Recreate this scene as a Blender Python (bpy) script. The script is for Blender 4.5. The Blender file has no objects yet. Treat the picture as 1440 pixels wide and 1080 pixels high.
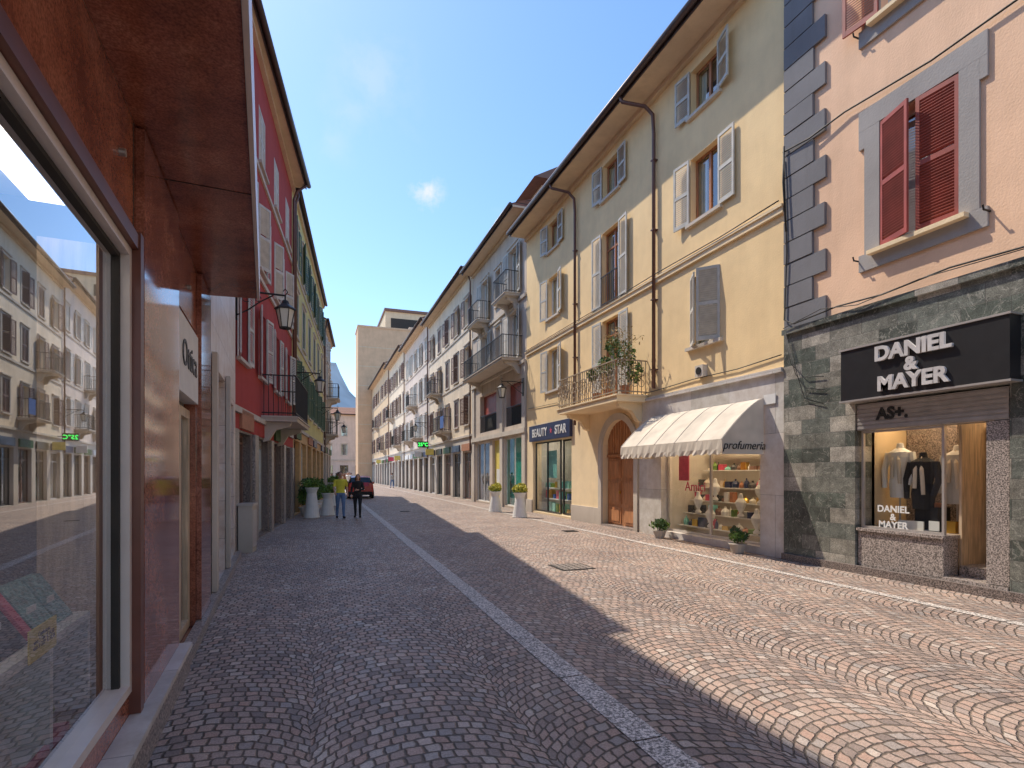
import bpy, bmesh, math, random
from mathutils import Vector, Matrix
random.seed(7)
R = math.radians
scene = bpy.context.scene
COL = scene.collection

# ------------------------------------------------------------------ materials
class NT:
    def __init__(s, name):
        s.m = bpy.data.materials.new(name); s.m.use_nodes = True
        s.t = s.m.node_tree; s.n = s.t.nodes; s.l = s.t.links
        s.b = s.n["Principled BSDF"]; s.out = s.n["Material Output"]
    def new(s, ty, **kw):
        n = s.n.new(ty)
        for k, v in kw.items(): setattr(n, k, v)
        return n
    def put(s, sock, v):
        if isinstance(v, bpy.types.NodeSocket): s.l.new(v, sock)
        elif v is not None: sock.default_value = v
    def math(s, op, a, b=None, c=None):
        n = s.new("ShaderNodeMath", operation=op)
        s.put(n.inputs[0], a)
        if b is not None: s.put(n.inputs[1], b)
        if c is not None: s.put(n.inputs[2], c)
        return n.outputs[0]
    def pos(s):
        g = s.new("ShaderNodeNewGeometry"); return g.outputs["Position"]
    def obj(s):
        g = s.new("ShaderNodeTexCoord"); return g.outputs["Object"]
    def sep(s, v):
        n = s.new("ShaderNodeSeparateXYZ"); s.put(n.inputs[0], v); return n.outputs
    def comb(s, x, y, z=0.0):
        n = s.new("ShaderNodeCombineXYZ")
        for i, v in enumerate((x, y, z)): s.put(n.inputs[i], v)
        return n.outputs[0]
    def noise(s, vec, scale, detail=2, rough=0.55):
        n = s.new("ShaderNodeTexNoise"); s.put(n.inputs["Vector"], vec)
        n.inputs["Scale"].default_value = scale; n.inputs["Detail"].default_value = detail
        n.inputs["Roughness"].default_value = rough
        return n.outputs[0]
    def vscale(s, vec, sc):
        n = s.new("ShaderNodeVectorMath", operation='MULTIPLY'); s.put(n.inputs[0], vec); n.inputs[1].default_value = sc
        return n.outputs[0]
    def ramp(s, f, pts, interp='LINEAR'):
        n = s.new("ShaderNodeValToRGB"); s.put(n.inputs[0], f)
        n.color_ramp.interpolation = interp
        e = n.color_ramp.elements
        while len(e) < len(pts): e.new(0.5)
        for i, (p, c) in enumerate(pts):
            e[i].position = p; e[i].color = (*c, 1) if len(c) == 3 else c
        return n.outputs[0]
    def mix(s, f, a, b, bt='MIX'):
        n = s.new("ShaderNodeMix", data_type='RGBA', blend_type=bt)
        s.put(n.inputs[0], f)
        s.put(n.inputs[6], (*a, 1) if isinstance(a, tuple) and len(a) == 3 else a)
        s.put(n.inputs[7], (*b, 1) if isinstance(b, tuple) and len(b) == 3 else b)
        return n.outputs[2]
    def bump(s, h, dist, strength=1.0):
        n = s.new("ShaderNodeBump"); s.put(n.inputs["Height"], h)
        n.inputs["Distance"].default_value = dist; n.inputs["Strength"].default_value = strength
        s.l.new(n.outputs[0], s.b.inputs["Normal"])
    def set(s, col=None, rough=None, metal=None, spec=None):
        if col is not None: s.put(s.b.inputs["Base Color"], (*col, 1) if isinstance(col, tuple) and len(col) == 3 else col)
        if rough is not None: s.put(s.b.inputs["Roughness"], rough)
        if metal is not None: s.put(s.b.inputs["Metallic"], metal)
        if spec is not None: s.put(s.b.inputs["Specular IOR Level"], spec)

def simple(name, col, rough=0.6, metal=0.0, var=0.12, scale=6, bump=0.0, spec=0.5):
    k = NT(name); p = k.obj()
    n = k.noise(p, scale)
    f = k.ramp(n, [(0.3, tuple(c*(1-var) for c in col)), (0.7, tuple(min(1, c*(1+var)) for c in col))])
    k.set(f, rough, metal, spec)
    if bump: k.bump(k.noise(p, scale*6), bump)
    return k.m

def plaster(name, col, dirt=0.25, top=None):
    k = NT(name); p = k.pos(); x, y, z = k.sep(p)
    n1 = k.noise(p, 0.8, 4, 0.65)
    streak = k.noise(k.vscale(p, (1.6, 1.6, 0.22)), 2.2, 4, 0.6)
    c = k.ramp(n1, [(0.3, tuple(v*0.87 for v in col)), (0.7, tuple(min(1, v*1.06) for v in col))])
    dk = (col[0]*0.66, col[1]*0.62, col[2]*0.56)
    m = k.ramp(streak, [(0.48, (0, 0, 0)), (0.78, (1, 1, 1))])
    f = k.math('MULTIPLY', m, dirt*1.6)
    c = k.mix(f, c, dk)
    low = k.math('MULTIPLY', k.math('SUBTRACT', 1.0, k.math('MINIMUM', k.math('DIVIDE', z, 0.9), 1.0)), 0.45)
    c = k.mix(low, c, (col[0]*0.45, col[1]*0.43, col[2]*0.42))
    k.set(c, 0.9, 0, 0.2)
    k.bump(k.noise(p, 30, 2), 0.006, 0.7)
    return k.m

def slabs(name, cols, w, h, rough=0.5, mortar=(0.12, 0.12, 0.11), ms=0.006, vein=0.25, speck=0.0, bumpd=0.006, lines=0.0):
    k = NT(name); p = k.pos(); x, y, z = k.sep(p)
    v = k.comb(y, z)
    b = k.new("ShaderNodeTexBrick"); k.put(b.inputs["Vector"], v)
    b.inputs["Color1"].default_value = (0, 0, 0, 1); b.inputs["Color2"].default_value = (1, 1, 1, 1)
    b.inputs["Scale"].default_value = 1; b.inputs["Mortar Size"].default_value = ms
    b.inputs["Brick Width"].default_value = w; b.inputs["Row Height"].default_value = h
    b.inputs["Bias"].default_value = 0; b.inputs["Mortar"].default_value = (0.5, 0.5, 0.5, 1)
    n = len(cols)
    c = k.ramp(b.outputs["Color"], [(i/n, cc) for i, cc in enumerate(cols)], 'CONSTANT')
    vn = k.noise(p, 4.0, 5, 0.7)
    c = k.mix(vein, c, k.ramp(vn, [(0.3, (0.02, 0.02, 0.02)), (0.7, (1, 1, 1))]), 'OVERLAY')
    if lines:
        q = k.new("ShaderNodeTexNoise"); k.put(q.inputs["Vector"], p); q.inputs["Scale"].default_value = 2.2; q.inputs["Detail"].default_value = 5; q.inputs["Distortion"].default_value = 2.0
        c = k.mix(k.math('MULTIPLY', k.sep(k.ramp(q.outputs[0], [(0.485, (0, 0, 0)), (0.50, (1, 1, 1)), (0.515, (0, 0, 0))]))[0], lines), c, (0.42, 0.40, 0.35))
    if speck:
        vo = k.noise(p, 90, 1, 0.5)
        c = k.mix(speck, c, k.ramp(vo, [(0.4, (0.02, 0.02, 0.02)), (0.6, (0.9, 0.9, 0.9))]), 'OVERLAY')
    c = k.mix(b.outputs["Fac"], c, mortar)
    k.set(c, rough, 0, 0.5)
    k.bump(k.math('SUBTRACT', 1.0, b.outputs["Fac"]), bumpd)
    return k.m

def granite_red(name="polished_red_granite", g=1.0, rough=0.18, tint=(1, 1, 1)):
    k = NT(name); p = k.pos()
    a = k.noise(p, 70, 2, 0.6); b = k.noise(p, 1.8, 6, 0.68)
    n = k.new("ShaderNodeTexNoise"); k.put(n.inputs["Vector"], p); n.inputs["Scale"].default_value = 2.5; n.inputs["Detail"].default_value = 5; n.inputs["Distortion"].default_value = 1.5
    T = lambda c: tuple(v*g*t for v, t in zip(c, tint))
    c = k.ramp(b, [(0.32, T((0.20, 0.060, 0.036))), (0.52, T((0.36, 0.125, 0.072))), (0.70, T((0.50, 0.205, 0.125)))])
    v = k.ramp(n.outputs[0], [(0.47, (1, 1, 1)), (0.50, (0.50, 0.42, 0.4)), (0.53, (1, 1, 1))])
    c = k.mix(0.45, c, v, 'MULTIPLY')
    c = k.mix(0.45, c, k.ramp(a, [(0.36, (0.15, 0.13, 0.13)), (0.64, (0.8, 0.8, 0.8))]), 'OVERLAY')
    k.set(c, rough, 0, 0.6); return k.m

def speckled(name, base, rough=0.4):
    k = NT(name); p = k.obj()
    a = k.noise(p, 55, 2, 0.7)
    c = k.ramp(a, [(0.38, tuple(v*0.25 for v in base)), (0.5, base), (0.62, tuple(min(1, v*1.9) for v in base))])
    k.set(c, rough); return k.m

def wood(name, col, rough=0.45):
    k = NT(name); p = k.pos()
    n = k.noise(k.vscale(p, (8, 8, 0.7)), 3.5, 4, 0.6)
    c = k.ramp(n, [(0.3, tuple(v*0.55 for v in col)), (0.7, tuple(v*1.2 for v in col))])
    k.set(c, rough); k.bump(n, 0.004); return k.m

def glassmat(name, base=0.05, tint=(0.85, 0.92, 0.9), rough=0.01, gain=1.5):
    """thin single-sheet glass: Schlick reflectance that is the same from both sides"""
    k = NT(name)
    tr = k.new("ShaderNodeBsdfTransparent"); tr.inputs[0].default_value = (*tint, 1)
    gl = k.new("ShaderNodeBsdfGlossy"); gl.inputs["Roughness"].default_value = rough
    gl.inputs["Color"].default_value = (0.95, 0.97, 1, 1)
    ge = k.new("ShaderNodeNewGeometry")
    dt = k.new("ShaderNodeVectorMath", operation='DOT_PRODUCT'); k.l.new(ge.outputs["Incoming"], dt.inputs[0]); k.l.new(ge.outputs["Normal"], dt.inputs[1])
    c = k.math('SUBTRACT', 1.0, k.math('ABSOLUTE', dt.outputs["Value"]))
    f = k.math('ADD', base, k.math('MULTIPLY', k.math('POWER', c, 4.5), gain))
    f = k.math('MINIMUM', f, 0.92)
    mx = k.new("ShaderNodeMixShader"); k.put(mx.inputs[0], f)
    k.l.new(tr.outputs[0], mx.inputs[1]); k.l.new(gl.outputs[0], mx.inputs[2])
    k.l.new(mx.outputs[0], k.out.inputs[0])
    return k.m

def emis(name, col, st):
    k = NT(name); k.set(col, 0.5)
    k.b.inputs["Emission Color"].default_value = (*col, 1); k.b.inputs["Emission Strength"].default_value = st
    return k.m

def cobbles():
    k = NT("cobblestone_fans"); p = k.pos()
    nz = k.new("ShaderNodeTexNoise"); k.put(nz.inputs["Vector"], p); nz.inputs["Scale"].default_value = 2.0; nz.inputs["Detail"].default_value = 4; nz.inputs["Roughness"].default_value = .7
    dv2 = k.new("ShaderNodeVectorMath", operation='MULTIPLY_ADD')
    k.l.new(nz.outputs["Color"], dv2.inputs[0]); dv2.inputs[1].default_value = (0.13, 0.13, 0); k.l.new(p, dv2.inputs[2])
    x, y, z = k.sep(dv2.outputs[0])
    W, Rr, s1, s2 = 1.36, 0.86, 0.094, 0.100
    cx = k.math('DIVIDE', k.math('ADD', x, 50.3), W)
    col = k.math('FLOOR', cx)
    lx = k.math('MULTIPLY', k.math('SUBTRACT', k.math('FRACT', cx), 0.5), W)
    arc = k.math('SQRT', k.math('SUBTRACT', Rr*Rr, k.math('MULTIPLY', lx, lx)))
    rr = k.math('DIVIDE', k.math('ADD', k.math('SUBTRACT', y, arc), 100.0), s1)
    row = k.math('FLOOR', rr); fr = k.math('FRACT', rr)
    # irregular stone widths: every row gets its own phase
    wr = k.new("ShaderNodeTexWhiteNoise", noise_dimensions='2D'); k.put(wr.inputs[0], k.comb(row, col))
    al = k.math('ADD', k.math('MULTIPLY', k.math('ARCSINE', k.math('DIVIDE', lx, Rr)), Rr/s2), k.math('ADD', k.math('MULTIPLY', row, 0.5), k.math('MULTIPLY', wr.outputs["Value"], 0.35)))
    al = k.math('ADD', al, 100.0)
    cell = k.math('FLOOR', al); fa = k.math('FRACT', al)
    d1 = k.math('MINIMUM', fr, k.math('SUBTRACT', 1.0, fr))
    d2 = k.math('MINIMUM', fa, k.math('SUBTRACT', 1.0, fa))
    d = k.math('SMOOTH_MIN', d1, d2, 0.14)
    mr = k.new("ShaderNodeMapRange", interpolation_type='SMOOTHSTEP'); k.put(mr.inputs[0], d)
    mr.inputs[1].default_value = 0.02; mr.inputs[2].default_value = 0.14
    mask = mr.outputs[0]
    wn = k.new("ShaderNodeTexWhiteNoise", noise_dimensions='3D')
    k.put(wn.inputs[0], k.comb(row, cell, col))
    rv = wn.outputs["Value"]; rc = k.sep(wn.outputs["Color"])
    c = k.ramp(rv, [(0.0, (0.24, 0.19, 0.17)), (0.25, (0.38, 0.29, 0.245)), (0.5, (0.47, 0.355, 0.295)), (0.72, (0.44, 0.30, 0.24)), (0.86, (0.33, 0.29, 0.27)), (1.0, (0.58, 0.48, 0.41))])
    big = k.noise(p, 0.55, 3, 0.65)
    c = k.mix(0.6, c, k.ramp(big, [(0.3, (0.38, 0.37, 0.37)), (0.7, (0.62, 0.60, 0.57))]), 'OVERLAY')
    fine = k.noise(p, 90, 2, 0.7)
    c = k.mix(0.45, c, k.ramp(fine, [(0.3, (0.2, 0.2, 0.2)), (0.7, (0.8, 0.8, 0.8))]), 'OVERLAY')
    joint = k.ramp(big, [(0.35, (0.075, 0.058, 0.047)), (0.65, (0.18, 0.14, 0.11))])
    c = k.mix(mask, joint, c)
    k.set(c, k.math('ADD', 0.45, k.math('MULTIPLY', rc[1], 0.25)), 0, 0.42)
    h = k.math('ADD', k.math('MULTIPLY', mask, 0.8), k.math('MULTIPLY', k.math('MULTIPLY', rc[0], mask), 0.35))
    tilt = k.math('MULTIPLY', k.math('MULTIPLY', k.math('SUBTRACT', rc[2], 0.5), fa), 0.7)
    h = k.math('ADD', h, k.math('MULTIPLY', tilt, mask))
    h = k.math('ADD', h, k.math('MULTIPLY', fine, 0.15))
    k.bump(h, 0.011, 0.9)
    return k.m

MT = {}
MT['cobble'] = cobbles()
MT['ground'] = simple("ground_stone", (0.36, 0.30, 0.25), 0.8, scale=0.6)
MT['strip'] = speckled("pale_granite_strip", (0.46, 0.41, 0.37), 0.6)
MT['yellow'] = plaster("yellow_plaster", (0.95, 0.70, 0.39), 0.12)
MT['yellow_trim'] = plaster("yellow_trim", (0.93, 0.74, 0.48), 0.1)
MT['peach'] = plaster("peach_plaster", (0.93, 0.62, 0.42), 0.16)
MT['quoin'] = plaster("grey_quoin_paint", (0.23, 0.225, 0.235), 0.2)
MT['surround'] = plaster("grey_window_surround", (0.40, 0.375, 0.36), 0.12)
MT['greenstone'] = slabs("dark_slate_stone_slabs", [(0.075, 0.082, 0.07), (0.21, 0.20, 0.17), (0.11, 0.125, 0.105), (0.37, 0.34, 0.29), (0.14, 0.15, 0.13), (0.28, 0.26, 0.22), (0.085, 0.095, 0.08), (0.17, 0.17, 0.145)], 0.60, 0.27, 0.40, (0.09, 0.085, 0.075), 0.004, 0.5, 0.3, lines=.6)
MT['marble'] = slabs("pale_grey_marble", [(0.58, 0.54, 0.49), (0.67, 0.61, 0.56), (0.62, 0.57, 0.53)], 1.3, 1.25, 0.5, (0.32, 0.30, 0.27), 0.004, 0.25)
MT['whitemarble'] = slabs("pink_white_marble", [(0.66, 0.55, 0.48), (0.76, 0.65, 0.58), (0.70, 0.59, 0.53)], 0.9, 0.62, 0.3, (0.35, 0.28, 0.25), 0.004, 0.35)
MT['redgran'] = granite_red()
MT['redgran2'] = granite_red("polished_pink_granite", 1.05, 0.07, (1, 1.12, 1.25))
MT['greyplaster'] = plaster("grey_plaster", (0.64, 0.54, 0.45), 0.35)
MT['cream'] = plaster("cream_plaster", (0.86, 0.72, 0.55), 0.28)
MT['lilac'] = plaster("pale_lilac_plaster", (0.74, 0.63, 0.55), 0.28)
MT['ochre'] = plaster("ochre_plaster", (0.76, 0.56, 0.36), 0.25)
MT['farbeige'] = plaster("beige_concrete", (0.76, 0.52, 0.33), 0.15)
MT['red'] = plaster("crimson_plaster", (0.46, 0.08, 0.07), 0.25)
MT['green'] = plaster("yellow_green_plaster", (0.72, 0.64, 0.28), 0.2)
MT['tan'] = plaster("tan_plaster", (0.74, 0.60, 0.42), 0.2)
MT['stonetrim'] = plaster("stone_trim", (0.64, 0.57, 0.49), 0.25)
MT['darkgran'] = speckled("dark_speckled_granite", (0.18, 0.145, 0.13), 0.4)
MT['bggran'] = speckled("brown_grey_granite", (0.30, 0.255, 0.23), 0.35)
MT['shutgrey'] = simple("grey_shutter_paint", (0.54, 0.52, 0.47), 0.6)
MT['shutmar'] = simple("maroon_shutter_paint", (0.34, 0.065, 0.045), 0.5, scale=3, var=.2)
MT['shutbrown'] = simple("brown_shutter_paint", (0.20, 0.11, 0.08), 0.6)
MT['shutwhite'] = simple("pale_shutter_paint", (0.60, 0.57, 0.52), 0.6)
MT['shutgreen'] = simple("green_shutter_paint", (0.07, 0.13, 0.09), 0.6)
MT['woodframe'] = wood("timber_window_frame", (0.48, 0.20, 0.09))
MT['brownmetal'] = simple("brown_metal_reveal", (0.17, 0.06, 0.04), 0.35)
MT['portal'] = wood("portal_timber", (0.56, 0.25, 0.11), 0.4)
MT['lightwood'] = wood("light_timber", (0.66, 0.50, 0.34), 0.4)
MT['whiteframe'] = simple("white_window_frame", (0.72, 0.70, 0.66), 0.5)
MT['alu'] = simple("brushed_aluminium", (0.62, 0.58, 0.55), 0.35, 0.6, 0.05)
MT['alulight'] = simple("painted_aluminium", (0.74, 0.66, 0.60), 0.35, 0.0, 0.05)
MT['iron'] = simple("dark_iron", (0.035, 0.032, 0.03), 0.5, 0.4)
MT['rust'] = simple("weathered_iron", (0.34, 0.27, 0.20), 0.7, 0.2, 0.3)
MT['pipe'] = simple("brown_copper_pipe", (0.15, 0.075, 0.06), 0.4, 0.4)
MT['gutter'] = simple("dark_gutter", (0.09, 0.06, 0.055), 0.45, 0.4)
MT['soffit'] = plaster("painted_soffit", (0.74, 0.57, 0.40), 0.2)
MT['tile'] = slabs("roof_tiles", [(0.22, 0.09, 0.05), (0.32, 0.14, 0.08), (0.27, 0.12, 0.08)], 0.25, 0.2, 0.8, (0.06, 0.04, 0.03), 0.02)
MT['dark'] = simple("room_shade_and_joints", (0.05, 0.045, 0.04), 0.9)  # near-black colour stands in for unlit room shade; joints share it
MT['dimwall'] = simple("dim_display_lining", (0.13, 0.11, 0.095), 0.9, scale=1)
MT['curtain'] = simple("curtain_cloth", (0.68, 0.65, 0.58), 0.9, scale=3)
MT['glass'] = glassmat("window_glass", 0.16, gain=1.6)
MT['shopglass'] = glassmat("shop_glass", 0.05, (0.96, 0.98, 0.97), gain=1.0)
MT['bigglass'] = glassmat("large_display_glass", 0.36, (0.96, 0.96, 0.96), gain=0.9)
MT['tealglass'] = glassmat("teal_glass", 0.08, (0.5, 0.85, 0.78), gain=1.0)
MT['black'] = simple("black_panel", (0.022, 0.022, 0.024), 0.35)
MT['navy'] = simple("navy_sign", (0.03, 0.04, 0.10), 0.4)
MT['letter'] = simple("silver_letters", (0.60, 0.57, 0.56), 0.4)
MT['white'] = simple("white_paint", (0.78, 0.77, 0.74), 0.5, var=0.05)
MT['steel'] = simple("steel_shutter", (0.45, 0.43, 0.41), 0.4, 0.5)
MT['canvas'] = simple("cream_canvas", (0.66, 0.58, 0.48), 0.9, scale=2.0, var=0.14, bump=0.002)
MT['warmwall'] = simple("warm_interior_wall", (0.68, 0.52, 0.32), 0.7, scale=1)
MT['palewall'] = simple("pale_interior_wall", (0.60, 0.55, 0.48), 0.7, scale=1)
MT['floorw'] = simple("interior_floor", (0.42, 0.30, 0.2), 0.4)
MT['cloth_grey'] = simple("grey_wool", (0.50, 0.48, 0.45), 0.95)
MT['cloth_black'] = simple("black_cloth", (0.025, 0.025, 0.027), 0.9)
MT['skin'] = simple("skin", (0.58, 0.33, 0.24), 0.5, var=0.05)
MT['jeans'] = simple("blue_denim", (0.13, 0.22, 0.40), 0.9, scale=20)
MT['lime'] = simple("lime_tshirt", (0.70, 0.66, 0.07), 0.9)
MT['hair'] = simple("dark_hair", (0.035, 0.02, 0.012), 0.6)
MT['hairred'] = simple("auburn_hair", (0.16, 0.05, 0.02), 0.6)
MT['teal'] = simple("teal_ceramic", (0.24, 0.58, 0.52), 0.4)
MT['pink'] = simple("crimson_card", (0.60, 0.08, 0.14), 0.5)
MT['yellowp'] = simple("yellow_card", (0.85, 0.66, 0.14), 0.6, var=0.04)
MT['book1'] = simple("dark_book_cover", (0.07, 0.07, 0.075), 0.5, scale=30, var=0.7)
MT['book2'] = simple("teal_book_cover", (0.20, 0.36, 0.34), 0.5, scale=30, var=0.5)
MT['gold'] = simple("gold_object", (0.65, 0.42, 0.10), 0.3, 0.8)
MT['leafd'] = simple("dark_leaves", (0.05, 0.115, 0.03), 0.6, scale=5, var=0.4)
MT['leafl'] = simple("light_leaves", (0.15, 0.26, 0.045), 0.6, scale=5, var=0.4)
MT['leafy'] = simple("yellow_leaves", (0.55, 0.50, 0.06), 0.6, scale=5, var=0.3)
MT['leafr'] = simple("dry_leaves", (0.36, 0.25, 0.09), 0.7, scale=5, var=0.4)
MT['terra'] = simple("terracotta", (0.45, 0.20, 0.11), 0.8)
MT['carred'] = simple("red_car_paint", (0.55, 0.025, 0.02), 0.2, var=0.02)
MT['tyre'] = simple("tyre_rubber", (0.02, 0.02, 0.02), 0.8)
MT['carglass'] = simple("car_glass", (0.02, 0.025, 0.03), 0.05)
MT['taill'] = simple("tail_light", (0.6, 0.02, 0.02), 0.2)
MT['lampglass'] = simple("frosted_lantern_glass", (0.75, 0.72, 0.62), 0.25, var=0.03)
MT['orange'] = simple("orange_shopfront", (0.60, 0.36, 0.15), 0.6)
MT['poster'] = simple("yellow_poster", (0.82, 0.66, 0.16), 0.5)
MT['blue'] = simple("blue_cloth", (0.06, 0.14, 0.4), 0.8)
MT['led'] = emis("green_led", (0.05, 0.9, 0.12), 2.0)
MT['warmlamp'] = emis("warm_shop_lamp", (1.0, 0.74, 0.46), 7.0)
MT['coolglow'] = emis("neutral_lamp_and_added_light", (1.0, 0.90, 0.78), 4.0)  # beauty shop ceiling panel, and the strip added in the left display
MT['hill'] = simple("haze_tinted_hillside", (0.20, 0.28, 0.36), 1.0, scale=0.01, var=0.2)  # bluish haze of distance painted into the hill colour

# ------------------------------------------------------------------ mesh accumulation
class Acc:
    def __init__(s): s.v = []; s.f = []; s.fm = []
    def add(s, vs, fs, mi=0):
        o = len(s.v); s.v += [tuple(v) for v in vs]
        s.f += [tuple(i+o for i in f) for f in fs]; s.fm += [mi]*len(fs)
    def hexa(s, c, mi=0):
        s.add(c, [(0, 1, 2, 3), (4, 7, 6, 5), (0, 4, 5, 1), (1, 5, 6, 2), (2, 6, 7, 3), (3, 7, 4, 0)], mi)
    def box(s, x0, x1, y0, y1, z0, z1, mi=0):
        s.hexa([(x0, y0, z0), (x1, y0, z0), (x1, y1, z0), (x0, y1, z0), (x0, y0, z1), (x1, y0, z1), (x1, y1, z1), (x0, y1, z1)], mi)
    def lathe(s, cx, cy, prof, n=14, sx=1, sy=1, mi=0, ox=None):
        vs = []
        for j, (r, z) in enumerate(prof):
            for i in range(n):
                a = 2*math.pi*i/n
                vs.append((cx+r*sx*math.cos(a), cy+r*sy*math.sin(a), z))
        fs = []
        for j in range(len(prof)-1):
            for i in range(n):
                fs.append((j*n+i, j*n+(i+1) % n, (j+1)*n+(i+1) % n, (j+1)*n+i))
        fs.append(tuple(range(n))[::-1]); fs.append(tuple(range((len(prof)-1)*n, len(prof)*n)))
        s.add(vs, fs, mi)
    def tube(s, pts, r, n=8, mi=0):
        pts = [Vector(p) for p in pts]; rs = r if isinstance(r, (list, tuple)) else [r]*len(pts)
        vs = []; up = None
        for i, p in enumerate(pts):
            t = (pts[min(i+1, len(pts)-1)]-pts[max(i-1, 0)]).normalized()
            if up is None:
                up = Vector((0, 0, 1)) if abs(t.z) < 0.9 else Vector((0, 1, 0))
            a = t.cross(up).normalized(); b = a.cross(t).normalized(); up = b
            for k in range(n):
                th = 2*math.pi*k/n
                vs.append(p+(a*math.cos(th)+b*math.sin(th))*rs[i])
        fs = []
        for j in range(len(pts)-1):
            for i in range(n):
                fs.append((j*n+i, j*n+(i+1) % n, (j+1)*n+(i+1) % n, (j+1)*n+i))
        fs.append(tuple(range(n))[::-1]); fs.append(tuple(range((len(pts)-1)*n, len(pts)*n)))
        s.add(vs, fs, mi)
    def ball(s, c, rx, ry, rz, n=12, m=8, mi=0):
        prof = []
        for j in range(m+1):
            t = -math.pi/2+math.pi*j/m
            prof.append((max(1e-4, math.cos(t)), math.sin(t)))
        vs = []
        for r, z in prof:
            for i in range(n):
                a = 2*math.pi*i/n; vs.append((c[0]+rx*r*math.cos(a), c[1]+ry*r*math.sin(a), c[2]+rz*z))
        fs = [(j*n+i, j*n+(i+1) % n, (j+1)*n+(i+1) % n, (j+1)*n+i) for j in range(m) for i in range(n)]
        s.add(vs, fs, mi)
    def leaves(s, c, rad, n, size, mi=0, shell=0.5):
        for _ in range(n):
            while True:
                d = Vector((random.uniform(-1, 1), random.uniform(-1, 1), random.uniform(-1, 1)))
                if d.length <= 1: break
            if random.random() < shell and d.length > 0: d = d.normalized()*random.uniform(0.75, 1.05)
            p = Vector((c[0]+d.x*rad[0], c[1]+d.y*rad[1], c[2]+d.z*rad[2]))
            a = Vector((random.gauss(0, 1), random.gauss(0, 1), random.gauss(0, 1))).normalized()
            b = a.cross(Vector((random.gauss(0, 1), random.gauss(0, 1), random.gauss(0, 1)))).normalized()
            L = size*random.uniform(0.6, 1.3)
            s.add([p-a*L, p+b*L*0.4, p+a*L, p-b*L*0.4], [(0, 1, 2, 3)], mi)
    def obj(s, name, mats, parent=None, smooth=False, recalc=True):
        me = bpy.data.meshes.new(name); me.from_pydata(s.v, [], s.f)
        if not isinstance(mats, (list, tuple)): mats = [mats]
        for m in mats: me.materials.append(m)
        me.polygons.foreach_set("material_index", s.fm)
        if recalc:
            bm = bmesh.new(); bm.from_mesh(me); bmesh.ops.recalc_face_normals(bm, faces=bm.faces); bm.to_mesh(me); bm.free()
        if smooth: me.polygons.foreach_set("use_smooth", [True]*len(me.polygons))
        me.update()
        o = bpy.data.objects.new(name, me); COL.objects.link(o)
        if parent: o.parent = parent
        return o

def empty(name, loc=(0, 0, 0), rz=0):
    e = bpy.data.objects.new(name, None); e.empty_display_size = 0.3
    e.location = loc; e.rotation_euler = (0, 0, rz); COL.objects.link(e); return e

class Fr:
    def __init__(s, o, t, n): s.o = o; s.t = t; s.n = n
    def p(s, a, o, z): return (s.o[0]+s.t[0]*a+s.n[0]*o, s.o[1]+s.t[1]*a+s.n[1]*o, z)
FR = Fr((8.7, 0), (0, 1), (-1, 0))
FL = Fr((-2.708, 0), (0.0797, 0.9968), (0.9968, -0.0797))
FS = Fr((-0.83, 0), (-0.0599, 0.9982), (0.9982, 0.0599))

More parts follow.
